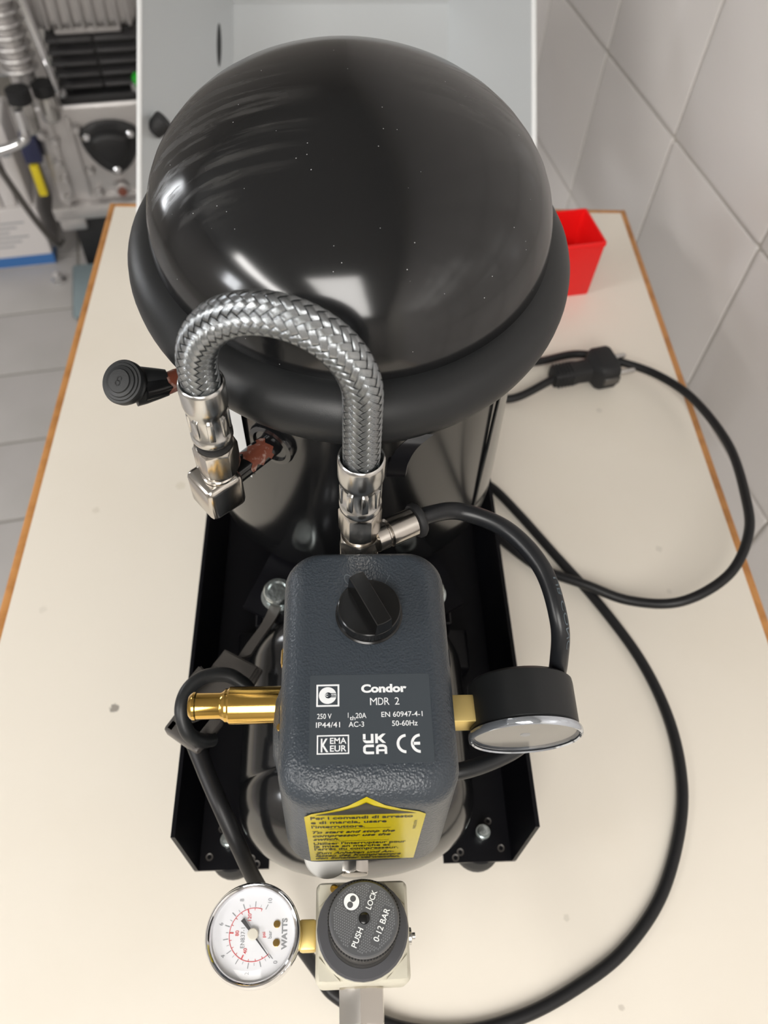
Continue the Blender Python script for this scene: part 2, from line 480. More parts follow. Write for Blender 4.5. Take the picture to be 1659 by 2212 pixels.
gz = FLOOR_Z - 0.003
floor = slab('floor', room(U0, V0, gz), room(U0, WALL_V, gz), room(U1, WALL_V, gz), room(U1, V0, gz), M['floor_grout'], -0.05)
gv = WALL_V + 0.004
wall_right = slab('wall_right', room(U0, gv, FLOOR_Z), room(U1, gv, FLOOR_Z), room(U1, gv, CEIL_Z), room(U0, gv, CEIL_Z), M['grout'], 0.1)
slab('wall_back', room(U1, V0, FLOOR_Z), room(U1, gv, FLOOR_Z), room(U1, gv, CEIL_Z), room(U1, V0, CEIL_Z), M['plaster_far'], -0.1)
slab('wall_left', room(U0, V0, FLOOR_Z), room(U1, V0, FLOOR_Z), room(U1, V0, CEIL_Z), room(U0, V0, CEIL_Z), M['plaster_far'], -0.1)
slab('wall_front', room(U0, V0, FLOOR_Z), room(U0, gv, FLOOR_Z), room(U0, gv, CEIL_Z), room(U0, V0, CEIL_Z), M['plaster_far'], 0.1)
slab('ceiling', room(U0, V0, CEIL_Z), room(U0, WALL_V, CEIL_Z), room(U1, WALL_V, CEIL_Z), room(U1, V0, CEIL_Z), M['plaster'], 0.05)

def tile_mesh(name, sx, sy, t, bev, m):
    bm = bm_new()
    lp = []
    for (ins, z) in ((0, 0), (0, t - bev), (bev * 0.3, t - bev * 0.3), (bev * 1.6, t)):
        lp.append([V((x, y, z)) for x, y in superloop(0, 0, sx / 2 - ins, sy / 2 - ins, 0.002, 2)])
    skin_loops(bm, lp)
    bmesh.ops.recalc_face_normals(bm, faces=bm.faces[:])
    me = bpy.data.meshes.new(name); bm.to_mesh(me); bm.free(); me.materials.append(m)
    me.polygons.foreach_set('use_smooth', [True] * len(me.polygons)); me.set_sharp_from_angle(angle=radians(12))
    return me

def lay(mesh, parent, loc, rot):
    o = bpy.data.objects.new('tile', mesh); COL.objects.link(o)
    o.parent = parent; o.location = loc; o.rotation_euler = rot
    return o

wt = tile_mesh('tile', 0.196, 0.196, 0.006, 0.0022, M['tile'])
for i in range(-9, 11):
    for j in range(0, 11):
        u = 0.552 + 0.2 * i + 0.1; z = -0.675 + 0.2 * j
        if z > CEIL_Z - 0.1: continue
        lay(wt, wall_right, room(u, gv + 0.002, z), (pi / 2, 0, ROOM_ROT - pi / 2))
ft = tile_mesh('tile', 0.1935, 0.1935, 0.005, 0.001, M['floor_tile'])
for i in range(-6, 9):
    for j in range(-8, 6):
        u = 0.966 + 0.2 * i + 0.1; v = -0.54 + 0.2 * j + 0.1
        if v > WALL_V - 0.1 or u > U1 - 0.1: continue
        lay(ft, floor, room(u, v, FLOOR_Z - 0.005), (0, 0, ROOM_ROT))

for i, (u, v, w, l, e) in enumerate(LUM):
    lab = ['wide ceiling light nearest the tiled wall, behind the viewer', 'narrower ceiling light farther from the tiled wall'][i]
    t = empty('ceiling_light', room(u, v, CEIL_Z), lab, 'light', 'ceiling lights')
    bm = bm_new()
    Rz = Matrix.Rotation(ROOM_ROT, 3, 'Z')
    for (cx, cy, sx, sy) in ((0, -l / 2 - .012, w + .05, .024), (0, l / 2 + .012, w + .05, .024), (-w / 2 - .012, 0, .024, l), (w / 2 + .012, 0, .024, l)):
        box(bm, room(u, v, CEIL_Z - 0.035) + Rz @ V((cx, cy, 0)), (sx, sy, 0.07), ROOM_ROT, 0.003, 1)
    link('frame', bm, M['alu_frame'], t)
    bm = bm_new(); box(bm, room(u, v, CEIL_Z - 0.055), (w, l, 0.006), ROOM_ROT); link('diffuser', bm, M['diffuser'], t)

M['daylight'] = emis('daylight_pane', (0.95, 0.97, 1.0), 16)
def window(name, c, right, w, h):
    """frame and panes on a wall; c is the middle, right the wall's direction"""
    n = V((0, 0, 1)).cross(right).normalized(); a = atan2(right.y, right.x)
    bm = bm_new()
    for (x, z, sx, sz) in ((-w / 2, 0, .05, h + .05), (w / 2, 0, .05, h + .05), (0, -h / 2, w, .05), (0, h / 2, w, .05), (0, 0, .035, h)):
        box(bm, c + right * x + V((0, 0, z)), (sx, .05, sz), a, .004, 1)
    f = struct(name, bm, M['alu_frame'], None, 30)
    for s in (-1, 1):
        bm = bm_new(); box(bm, c + right * (s * w / 4), (w / 2 - .03, .012, h - .03), a); p = link('pane', bm, M['daylight'], f, None)
window('window_1', room(-.15, V0 + .03, 1.0), D_, .55, .6)
window('window_2', room(U1 - .03, -2.35, .55), N_, .34, 1.25)

# ------------------------------------------------------------------ the table
TX0, TX1, TY0, TY1 = -0.2425, 0.3100, -0.36, 0.738
table = empty('table', (0.034, 0.19, FLOOR_Z), 'cream laminate table with orange beech edges under the compressor', 'table')
bm = bm_new(); box(bm, ((TX0 + TX1) / 2, (TY0 + TY1) / 2, -0.014), (TX1 - TX0 - 0.013, TY1 - TY0 - 0.013, 0.028))
link('tabletop', bm, M['laminate'], table, None)
for (c, s) in (((TX0 + 0.0034, (TY0 + TY1) / 2, -0.0142), (0.0066, TY1 - TY0, 0.0282)), ((TX1 - 0.0034, (TY0 + TY1) / 2, -0.0142), (0.0066, TY1 - TY0, 0.0282)),
               (((TX0 + TX1) / 2, TY1 - 0.0034, -0.0142), (TX1 - TX0 - 0.0134, 0.0066, 0.0282)), (((TX0 + TX1) / 2, TY0 + 0.0034, -0.0142), (TX1 - TX0 - 0.0134, 0.0066, 0.0282))):
    bm = bm_new(); box(bm, c, s, None, 0.0012, 2); link('edge_strip', bm, M['edge'], table)
for x in (TX0 + .05, TX1 - .05):
    for y in (TY0 + .05, TY1 - .07):
        bm = bm_new(); box(bm, (x, y, (FLOOR_Z - 0.028) / 2), (.035, .035, -FLOOR_Z - 0.028), None, .003, 1)
        link('leg', bm, M['alu_frame'], table)
bm = bm_new()
for x in (TX0 + .05, TX1 - .05): box(bm, (x, (TY0 + TY1) / 2 - .01, -0.046), (.02, TY1 - TY0 - .155, .034), None, .002, 1)
for y in (TY0 + .05, TY1 - .07): box(bm, ((TX0 + TX1) / 2, y, -0.046), (TX1 - TX0 - .135, .02, .034), None, .002, 1)
link('apron_frame', bm, M['alu_frame'], table)

# ------------------------------------------------------------------ the compressor
PX, PY = 0.0072, 0.3555
comp = empty('air_compressor', (0.0065, 0.26, 0.0), 'black silent air compressor with glossy dome, pressure switch and gauges standing on the table', 'compressor')

# base: two leaning rails, cross bars, feet, screws
def rail(side):
    cx = 0.0065
    s = side
    y0, y1 = 0.083, 0.465
    x_in, x_f, x_t = cx + s * 0.050, cx + s * 0.0895, cx + s * 0.0955
    zf, zt, t = 0.020, 0.066, 0.0022
    bm = bm_new()
    def quad(pts, n):
        n = V(n)
        lo = [bm.verts.new(V(p)) for p in pts]; hi = [bm.verts.new(V(p) + n) for p in pts]
        m_ = len(pts)
        bm.faces.new(lo); bm.faces.new(hi[::-1])
        for i in range(m_): bm.faces.new((lo[i], hi[i], hi[(i + 1) % m_], lo[(i + 1) % m_]))
    quad([(x_in, y0, zf), (x_f, y0, zf), (x_f, y1, zf), (x_in, y1, zf)], (0, 0, -t))
    quad([(x_f, y0, zf - t), (x_f + s * 0.0002, y0, zf + 0.001), (x_t, y0 + 0.0085, zt), (x_t, y1 - 0.0085, zt), (x_f + s * 0.0002, y1, zf + 0.001), (x_f, y1, zf - t)], (s * t, 0, 0))
    r = link('base_rail', bm, M['rail'], comp, None)
    return r
for s in (-1, 1):
    r = rail(s)
    for y in (0.094, 0.445):
        bm = bm_new(); x = 0.0065 + s * (0.0720 if y < .2 else 0.074)
        lathe(bm, [(0, 0), (0.0115, 0), (0.0138, 0.003), (0.0138, 0.012), (0.012, 0.0178), (0, 0.0178)], (x, y, 0), seg=28)
        link('rubber_foot', bm, M['rubber_dull'], r)
        bm = bm_new()
        hexnut(bm, 0.0085, 0.020, 0.0262, (x + s * 0.0015, y + 0.004, 0), rot=0.4)
        lathe(bm, [(0.0035, 0.0262), (0.0030, 0.0295), (0, 0.030)], (x + s * 0.0015, y + 0.004, 0), seg=16)
        link('zinc_screw', bm, M['zinc'], r)
    for (dx, y) in ((.078, .105), (.060, .0885), (.057, .0855), (.084, .090), (.060, .130), (.060, .150), (.080, .190)):
        bm = bm_new()
        lathe(bm, [(0.0012, 0.0203), (0.0021, 0.0206), (0.0021, 0.0199)], (0.0065 + s * dx, y, 0), seg=14)
        link('punched_hole', bm, M['grey_plastic'], r)
for y in (0.2105, 0.412):
    bm = bm_new(); box(bm, (0.0065, y, 0.0265), (0.150, 0.028, 0.013), None, 0.002, 2)
    link('cross_bar', bm, M['rail'], comp)

# air receiver: lying glossy pressure tank
bm = bm_new()
RR, RZ = 0.0625, 0.0705
prof = []
for k in range(13):
    a = radians(90 * k / 12); prof.append((RR * sin(a) ** 0.8 if k else 0, -0.036 * cos(a)))
prof = [(r, h) for r, h in prof]
y0r, y1r = 0.106, 0.176
P_ = [(r, y0r + h) for r, h in prof] + [(RR, y0r + .004), (RR - .0008, y0r + .005), (RR - .0008, y0r + .0065), (RR, y0r + .0075), (RR, y1r)]
P_ += [(r, y1r - h) for r, h in prof[::-1]][1:]
lathe(bm, P_, (0.0062, 0, RZ), (0, 1, 0), 72)
recv = link('air_receiver', bm, M['gloss_black'], comp, 50)
bm = bm_new(); lathe(bm, [(0, .013), (.0105, .013), (.0112, .0122), (.0112, 0), (0, 0)], (-0.0085, 0.0795, 0.0925), (0, -0.45, 0.9), 40)
link('white_cap', bm, M['white_plastic'], recv)
for s in (-1, 1):
    for y in (.120, .170):
        bm = bm_new()
        prism(bm, [(.027, .019), (.053, .019), (.053, .022), (.045, .022), (.045, .041), (.042, .041), (.042, .022), (.027, .022)], -.008, .008, lambda c, s=s, y=y: V((.0065 + s * c.x, y + c.z, c.y)))
        link('receiver_saddle', bm, M['rail'], recv, None)

# pump body below the ring
QK = 0.88                                    # size of the pump set, solved together with its distance
def qz(z): return .06 + QK * z
def ell(cx, cy, a, b, z, rot=0.057, n=96, e=1.9):
    out = []
    for k in range(n):
        t = 2 * pi * k / n; c, s = cos(t), sin(t)
        p = (abs(c) ** e + abs(s) ** e) ** (-1 / e)
        x, y = QK * a * c * p, QK * b * s * p
        out.append(V((QK * cx + x * cos(rot) - y * sin(rot), QK * cy + x * sin(rot) + y * cos(rot), qz(z))))
    return out
bm = bm_new()
lps = []
for (f, z) in ((0.05, .040), (.55, .0405), (.78, .0435), (.90, .048), (.965, .054), (.99, .060)):
    lps.append(ell(.0083, .3515, .1005 * f, .1005 * f, z, e=2.0))
for k in range(1, 9):
    t = k / 8
    lps.append(ell(.0083 + t * (.0057 - .0083), .3515 + t * .0054, .0998 - .002 * t, .1002 + .0125 * t, .060 + .176 * t, e=2 - .08 * t))
skin_loops(bm, lps)
body = link('pump_body', bm, M['gloss_black'], comp, 50)
bm = bm_new()
path = [V((QK * (.0075 + .0996 * cos(radians(-38))), QK * (.3530 + .1045 * sin(radians(-38))) - .0012 * 0, qz(z))) for z in (.066, .10, .14, .18, .214)]
tube(bm, path, .0010, 8)
link('weld_seam', bm, M['gloss_black'], body)
# white data label wrapped on the left side of the body
bm = bm_new()
grid = []
for i in range(9):
    a = radians(213 + i * 2.6)
    col = []
    for z, t in ((.143, .45), (.206, .9)):
        R_ = .1009 + .0 * t
        col.append(bm.verts.new((QK * (.0083 - .0012 * t + (R_ - .0012 * t) * cos(a)), QK * (.3515 + .003 * t + (R_ + .0085 * t) * sin(a)), qz(z))))
    grid.append(col)
for a, b in zip(grid, grid[1:]): bm.faces.new((a[0], b[0], b[1], a[1]))
link('data_label', bm, M['print_white'], body)

# rubber ring
bm = bm_new()
cpath = ell(.0057, .3569, .1006, .1190, .2354)
n = len(cpath); rings = []
for i in range(n):
    t = (cpath[(i + 1) % n] - cpath[i - 1]).normalized(); o = V((t.y, -t.x, 0))
    ring = []
    for k in range(28):
        a = 2 * pi * k / 28
        r = .017 * QK
        dx, dz = r * cos(a), r * sin(a) * .95
        ring.append(bm.verts.new(cpath[i] + o * dx + V((0, 0, dz))))
    rings.append(ring)
for i in range(n):
    a, b = rings[i], rings[(i + 1) % n]
    for k in range(28): bm.faces.new((a[k], b[k], b[(k + 1) % 28], a[(k + 1) % 28]))
ringo = link('rubber_ring', bm, M['rubber'], comp, 60)
bm = bm_new()
path = catmull([(x * QK, y * QK, qz(z)) for x, y, z in ((.0375, .2285, .2285), (.0300, .2245, .2235), (.0265, .2240, .213), (.0262, .2265, .200), (.0275, .240, .196))], 8)
fr = transport(path)
L = [[p + V((.004 * q, 0, 0)) + w_ * 0.0008 * h for (q, h) in ((-1, -1), (1, -1), (1, 1), (-1, 1))] for p, (t_, u_, w_) in zip(path, fr)]
skin_loops(bm, L)
link('ring_clip', bm, M['rail'], ringo)

# glossy dome
bm = bm_new()
lps = []
da, db, dz0, dh, dn, dm = .1044, .1178, .2406, .0801, 2.832, 1.9412
for S in [-.12, -.04, 0, .05, .11, .18, .26, .34, .42, .5, .58, .655, .72, .78, .83, .872, .906, .932, .952, .968, .979, .988, .994, .998, .9996]:
    k = (1 - max(S, 0) ** dn) ** (1 / dm)
    lps.append(ell(.0057, .3569, da * k, db * k, dz0 + dh * S, n=128, e=1.9 + .1 * max(S, 0)))
L = skin_loops(bm, lps, True, False)
c = bm.verts.new((.0057 * QK, .3569 * QK, qz(dz0 + dh)))
for i in range(128): bm.faces.new((L[-1][i], L[-1][(i + 1) % 128], c))
dome = link('dome', bm, M['worn'], comp, 70)

# mounting brackets with zinc bolts on rubber bushes, carried by posts from the rails
def bracket(x, y, ang):
    bm = bm_new()
    tf = Matrix.Translation((x, y, 0)) @ Matrix.Rotation(ang, 4, 'Z')
    pts = [(-.015, -.014), (.015, -.014), (.020, .036), (-.020, .036)]
    prism(bm, pts, .1035, .1065, lambda c: tf @ c)
    b = link('mounting_bracket', bm, M['rail'], comp, None)
    bm = bm_new(); lathe(bm, [(.0, .083), (.0120, .083), (.0120, .091), (.0095, .0925), (.0095, .0960), (.0120, .0975), (.0120, .1034), (0, .1034)], (x, y, 0), seg=28)
    link('rubber_bush', bm, M['rubber_dull'], b)
    bm = bm_new(); s = -1 if x < .0065 else 1
    box(bm, (x + s * .012, y, .0560), (.004, .022, .072), None, .0008, 1)
    link('post', bm, M['rail'], b, None)
    bm = bm_new(); box(bm, (x + s * .002, y, .0815), (.024, .022, .003), None, .0006, 1)
    link('post_plate', bm, M['rail'], b, None)
    bm = bm_new()
    lathe(bm, [(0, .1067), (.0098, .1067), (.0098, .1080), (.0078, .1084), (.0078, .1095), (.0083, .1105), (.0083, .1140), (.0072, .1155), (.0054, .1155), (.0047, .1145), (0, .1145)], (x, y, 0), seg=32)
    link('zinc_bolt', bm, M['zinc'], b)
bracket(-.0368, .2105, radians(-28))
bracket(.0490, .2105, radians(28))
bracket(-.041, .412, radians(180 + 28)); bracket(.053, .412, radians(180 - 28))

# discharge pipe with bare copper patch, flange ring on the body
bm = bm_new()
p0 = V((-.0365 * QK, .2575 * QK, qz(.1865))); dr = (V((-.0610, .2265, .1925)) - V((-.0365, .2575, .1865))).normalized()
path = [p0 - dr * .012, p0, p0 + dr * .012, p0 + dr * .024, p0 + dr * .033]
tube(bm, path, .0056, 20)
dp = link('discharge_pipe', bm, M['gloss_black'], comp)
bm = bm_new()
fr = frame(dr, V((0, 0, 1)))
prev = None
for i in range(9):
    h = .005 + .014 * i / 8
    row = []
    wid = 55 + 16 * sin(i * 1.9)
    for k in range(7):
        a = radians(60 - wid + 2 * wid * k / 6)
        row.append(bm.verts.new(p0 + dr * (h + .0012 * sin(k * 2.1)) + fr @ V((.0058 * cos(a), .0058 * sin(a), 0))))
    if prev:
        for k in range(6): bm.faces.new((prev[k], prev[k + 1], row[k + 1], row[k]))
    prev = row
link('bare_copper_patch', bm, M['copper'], dp)
bm = bm_new(); lathe(bm, [(.0108, -.005), (.0118, .0), (.0112, .0016), (.0090, .0019), (.0082, .0006), (.0, .0006)], p0, V((-.52, -.85, 0)), 40)
link('flange', bm, M['gloss_black'], dp)

# process pipe with ribbed rubber cap
bm = bm_new()
path = catmull([(x * QK, y * QK, qz(z)) for x, y, z in ((-.066, .295, .204), (-.080, .284, .2085), (-.0885, .2755, .2115), (-.0975, .268, .215))], 8)
tube(bm, path, .0046, 18)
pp = link('process_pipe', bm, M['gloss_black'], comp)
bm = bm_new()
fr = transport(path); seg_ = path[9:15]
prev = None
for i, p in enumerate(path[10:17]):
    t_, u_, w_ = fr[10 + i]; row = []
    for k in range(13):
        a = 2 * pi * k / 12
        row.append(bm.verts.new(p + (u_ * cos(a) + w_ * sin(a)) * ( .0048) + t_ * (.0011 * sin(k * 2.3) if i in (0, 6) else 0)))
    if prev:
        for k in range(12): bm.faces.new((prev[k], prev[k + 1], row[k + 1], row[k]))
    prev = row
link('bare_copper_patch', bm, M['copper'], pp)
bm = bm_new()
ax = V((-.30, -.50, .81)).normalized()
c0 = V((-.1055 * QK, .2680 * QK, qz(.2205)))
lathe(bm, [(r * QK, h * QK) for r, h in ((0, -.020), (.0066, -.020), (.0074, -.014), (.0086, -.008), (.0102, -.004), (.0110, -.0015), (.0110, .0012), (.0105, .0021), (.0094, .0022), (.0091, .0028), (.0079, .0029), (.0076, .0036), (.0060, .0039), (.0056, .0046), (0, .0048))], c0, ax, 48)
capo = link('rubber_cap', bm, M['rubber'], pp, 30)
bm = bm_new(); o_ = c0 - ax * .008; lathe(bm, [(0, -.001), (.0088, 0), (.0082, .004), (.0068, .010), (.0058, .0140), (.0045, .0143)], o_, V((-.0845 * QK, .2790 * QK, qz(.2098))) - o_, 32); link('cap_boot', bm, M['rubber'], capo, 40)
bm = bm_new()
Rc = frame(ax, V((0, 0, 1)))
tfc = lambda x, y: c0 + Rc @ V((x, y, .00432))
ringseg(bm, 0, .0009, .0007, .0012, 0, 360, tfc, 20); ringseg(bm, 0, -.0010, .0008, .0013, 0, 360, tfc, 20)
link('moulded_figure', bm, M['rubber_dull'], capo)

# ------------------------------------------------------------------ nickel manifold, ferrules, nuts, elbow
MX, MY = .0073, .184
mani = None
HK = .184 / .195
def hz(z): return .5 - HK * (.5 - z)
box(bm0 := bm_new(), (MX, MY + .001, .164), (.0176, .0176, .064), 0.0, .0014, 2)
mani = link('manifold', bm0, M['nickel'], comp)
bm = bm_new(); hexnut(bm, .0165, hz(.1875), hz(.1975), (MX, MY, 0), rot=radians(30)); link('hex_collar', bm, M['nickel'], mani, 25)
bm = bm_new(); cyl(bm, .0068, hz(.1970), hz(.2010), (MX, MY, 0)); link('neck', bm, M['nickel'], mani)
bm = bm_new(); hexnut(bm, .0162, hz(.2005), hz(.2190), (MX, MY, 0), rot=radians(0), ch=.002); link('hex_nut', bm, M['nickel'], mani, 25)

# push-in fitting on the manifold
fd = V((.0175, .0095, -.0012)).normalized(); f0 = V((MX + .0040, MY - .0030, .2122))
bm = bm_new()
lathe(bm, [(0, .003), (.0063, .003), (.0063, .0080), (.0055, .0087), (.0055, .0093), (.0066, .0100), (.0066, .0225), (.0057, .0235), (0, .0235)], f0, fd, 36)
pif = link('push_in_fitting', bm, M['nickel'], mani)
bm = bm_new(); lathe(bm, [(.0043, .0230), (.0076, .0233), (.0082, .0242), (.0082, .0257), (.0072, .0268), (.0043, .0268)], f0, fd, 36)
link('release_collar', bm, M['rubber_dull'], mani)

# black pressure tube looping round to the underside of the switch
bm = bm_new()
t0 = f0 + fd * .024
tp = catmull([t0, t0 + fd * .008, (.0545, .2005, .2062), (.0750, .1910, .2050), (.0886, .1710, .2038), (.0938, .1480, .1975), (.0960, .1375, .1800), (.0975, .1330, .1580), (.0950, .1235, .1380), (.0800, .1125, .1300), (.0558, .1045, .1285), (.0350, .1050, .1280), (.020, .112, .134)], 12)
tube(bm, tp, .0041, 18)
ptube = link('pressure_tube', bm, M['tube'], comp)
# faint print along the tube
bm = bm_new()
trf = transport(tp)
def on_tube(start, side):
    def tf(x, y):
        s = start + x; i = 0
        acc = 0
        while i < len(tp) - 2:
            d = (tp[i + 1] - tp[i]).length
            if acc + d >= s: break
            acc += d; i += 1
        t_ = trf[i][0]; p = tp[i] + t_ * (s - acc)
        up = (V((0, 0, 1)) - t_ * t_.z).normalized(); sd = t_.cross(up)
        a = side + y / .0041
        return p + (sd * sin(a) + up * cos(a)) * .00418
    return tf
text_into(bm, 'UB CONC', on_tube(.078, -.75), w=.030, h=.0022, align='L')
link('tube_print', bm, M['tube_print'], ptube)

# braided hose: core + 24 woven strands
HL = V((-.0577 * QK, .2255 * QK, 0)); HR = V((MX, MY, 0))
def hose_path():
    P = []
    zl, zr, zs = .2800, .2590, .3010
    for k in range(12): P.append(V((HL.x, HL.y, zl + (zs - zl) * k / 12)))
    d = HR - HL; R_ = d.length / 2; m_ = (HL + HR) / 2
    for k in range(49):
        a = pi - pi * k / 48
        P.append(V((m_.x, m_.y, zs)) + d.normalized() * (R_ * cos(a)) + V((0, 0, R_ * 1.02 * sin(a))))
    for k in range(1, 13): P.append(V((HR.x, HR.y, zs + (zr - zs) * k / 12)))
    # even spacing
    S = [0]
    for a, b in zip(P, P[1:]): S.append(S[-1] + (b - a).length)
    N = 560; out = []; j = 0
    for i in range(N + 1):
        s = S[-1] * i / N
        while j < len(S) - 2 and S[j + 1] < s: j += 1
        f = (s - S[j]) / (S[j + 1] - S[j]); out.append(P[j].lerp(P[j + 1], f))
    # smooth once more
    for _ in range(6):
        out = [out[0]] + [(out[i - 1] + out[i] * 2 + out[i + 1]) / 4 for i in range(1, N)] + [out[-1]]
    return out, S[-1]
hp, HLEN = hose_path()
bm = bm_new(); tube(bm, hp[::8], .0064, 20)
hose = link('braided_hose', bm, M['rubber_dull'], comp)
bm = bm_new()
uvl = bm.loops.layers.uv.new('UVMap')
hfr = transport(hp)
NC, RH, TURN = 12, .0070, .041              # strands each way, radius, pitch
sw = .00124                                  # half width of a strand
for direc in (1, -1):
    for c in range(NC):
        prev = None
        N = 560
        for i in range(0, N + 1, 2):
            s = HLEN * i / N
            th = direc * 2 * pi * s / TURN + 2 * pi * c / NC
            # two-over two-under weave
            ph = (2 * pi * s / TURN) * 2 * NC / (2 * pi)
            w_ = sin(pi / 2 * (2 * c + ph) + pi / 4) if direc > 0 else -sin(pi / 2 * (2 * c - ph) + pi / 4)
            r = RH + .00034 * max(-1, min(1, 1.9 * w_))
            t_, u_, b_ = hfr[i]
            pt = 2 * pi * RH / TURN; ln = sqrt(1 + pt * pt)
            row = []
            for k, q in enumerate((-1, -.6, 0, .6, 1)):
                da_ = q * sw / ln / RH * 1.0          # across the strand, on the cylinder
                ds = -direc * q * sw * pt / ln
                a = th + da_
                base = hp[i] + t_ * ds
                row.append((bm.verts.new(base + (u_ * cos(a) + b_ * sin(a)) * (r - .00010 * q * q)), k / 4))
            if prev:
                for k in range(4):
                    f = bm.faces.new((prev[k][0], prev[k + 1][0], row[k + 1][0], row[k][0]))
                    for lp, (uu, vv) in zip(f.loops, ((k / 4, s), ((k + 1) / 4, s), ((k + 1) / 4, s), (k / 4, s))): lp[uvl].uv = (uu, vv)
            prev = row
braid = link('steel_braid', bm, M['braid'], hose, 80)
braid['kind'] = 'stuff'

def ferrule(cx, cy, zt, parent, k_):
    bm = bm_new()
    lathe(bm, [(r * k_, h * k_) for r, h in ((.0082, -.010), (.0086, -.0005), (.0091, .0000), (.0097, -.0005), (.0099, -.0016), (.0099, -.0115), (.0094, -.0145), (.0086, -.0165), (.0084, -.0185), (.0084, -.0285),
               (.0090, -.0295), (.0094, -.0310), (.0094, -.0335), (.0088, -.0350), (.0070, -.0360), (.0070, -.0400))], (cx, cy, zt), seg=48)
    f = link('ferrule', bm, M['steel'], parent, 50)
    for k in range(8):
        bm = bm_new(); a = 2 * pi * k / 8 + .2
        box(bm, (cx + .0083 * k_ * cos(a), cy + .0083 * k_ * sin(a), zt - .0235 * k_), (.0018 * k_, .0030 * k_, .0115 * k_), a, .0005, 2)
        link('crimp_rib', bm, M['steel'], parent)
ferrule(HR.x, HR.y, hz(.2545), hose, HK)
ferrule(HL.x, HL.y, qz(.2660), hose, QK)

# left elbow: nut, neck, cube-like forged elbow
el = None
bm = bm_new()
EZ = qz(.1930)
box(bm, (HL.x - .0030, HL.y, EZ - .0005), (.0180, .0180, .0200), radians(40), .0030, 3)
el = link('elbow_fitting', bm, M['nickel'], comp, 35)
def qs(pr): return [(r * QK, qz(h)) for r, h in pr]
bm = bm_new(); lathe(bm, qs([(.0075, .2035), (.0082, .2043), (.0082, .2055), (.0076, .2062), (.0082, .2070), (.0082, .2082), (.0076, .2090)]), (HL.x - .001, HL.y, 0), seg=32); link('threaded_neck', bm, M['nickel'], el)
bm = bm_new(); hexnut(bm, .0180 * QK, qz(.2088), qz(.2265), (HL.x, HL.y, 0), rot=radians(12), ch=.0016); link('hex_nut', bm, M['nickel'], el, 25)
bm = bm_new(); lathe(bm, qs([(.0, .2260), (.0082, .2262), (.0082, .2290), (0, .2290)]), (HL.x, HL.y, 0), seg=28); link('seal', bm, M['rubber_dull'], el)

# ------------------------------------------------------------------ pressure switch
SWX = .0090
ZT = .217
def cover_loops():
    L = []
    hx, yb, yf = .0340, .1755, .0700
    def lp(z, ins, insf, insb, rc, grow=0):
        x0, x1 = -hx + ins - grow, hx - ins + grow
        y0, y1 = yf + insf - grow * 2.0, yb - insb + grow
        return [V((SWX + x, y, z)) for x, y in superloop(0, (y0 + y1) / 2, (x1 - x0) / 2, (y1 - y0) / 2, rc, 10)]
    L.append(lp(.126, .003, .003, .003, .012, .0016))
    L.append(lp(.126, .0, 0, 0, .014, .0016))
    L.append(lp(.150, 0, 0, 0, .014, .0011))
    L.append(lp(.180, 0, 0, 0, .014, .0005))
    for k in range(13):
        a = radians(90 * k / 12)
        L.append(lp(ZT - .0125 * (1 - sin(a)), .0100 * (1 - cos(a)), .0155 * (1 - cos(a)), .0060 * (1 - cos(a)), .014 - .004 * (1 - cos(a))))
    return L
bm = bm_new()
skin_loops(bm, cover_loops())
sw = link('pressure_switch', bm, M['grain'], comp, 50)
bm = bm_new(); box(bm, (SWX, .124, .1275), (.050, .060, .012), None, .003, 2); cyl(bm, .011, .118, .128, (SWX, .130, 0))
link('switch_base', bm, M['white_plastic'], sw)
# side ear with screw, and side slots
bm = bm_new()
lps = []
for (z, k) in ((.140, .6), (.150, 1), (.182, 1), (.192, .75), (.197, .3)):
    lps.append([V((SWX - .0335 - .0052 * k * w_, .1075 + yy * (.7 + .3 * k), z)) for (yy, w_) in ((.020, -.5), (.017, .35), (.010, .9), (0, 1), (-.010, .9), (-.017, .35), (-.020, -.5))])
skin_loops(bm, lps)
link('cable_ear', bm, M['grain'], sw, 60)
bm = bm_new(); lathe(bm, [(0, .0022), (.0012, .0022), (.0021, .0010), (.0021, -.001)], (SWX - .0335, .1040, .196), (-.75, 0, .65), 18); link('brass_screw', bm, M['brass'], sw)
for s, yy in ((-1, .1295), (1, .1280)):
    bm = bm_new(); box(bm, (SWX + s * .0332, yy, .2035), (.0026, .0080, .0085), None, .0012, 2); link('side_slot', bm, M['brass'] if s < 0 else M['rubber_dull'], sw)

# printed panel
bm = bm_new()
prism(bm, superloop(.0099, .1000, .0229, .0171, .0006, 2), ZT - .0006, ZT + .00012)
pan = link('rating_panel', bm, M['label'], sw, None)
bm = bm_new()
def pan_tf(x, y): return V((x, y, ZT + .00022))
# panel pixel frame of the photograph's label (1450 x 980 units) -> metres
def pq(px, py): return (-.0130 + (px - 155) * .0458 / 1375.0, .1171 - (py - 100) * .0342 / 985.0)
def ptxt(s, x0, x1, yb, h, **k):
    X0, Y0 = pq(x0, yb); X1, _ = pq(x1, yb)
    text_into(bm, s, lambda x, y: pan_tf(X0 + x, Y0 + y), w=X1 - X0, h=h * .0342 / 985, align='L', **k)
ptxt('Condor', 740, 1262, 308, 92, bold=.045)
ptxt('M', 838, 918, 455, 88); ptxt('D', 930, 990, 455, 88); ptxt('R', 1000, 1060, 455, 88); ptxt('2', 1120, 1172, 455, 88)
ptxt('250 V', 240, 402, 597, 60, bold=.008); ptxt('I', 585, 592, 590, 58, bold=.012); ptxt('th', 605, 668, 617, 48, bold=.01); ptxt('20A', 672, 793, 597, 60, bold=.008)
ptxt('EN 60947-4-1', 962, 1428, 590, 60, bold=.008)
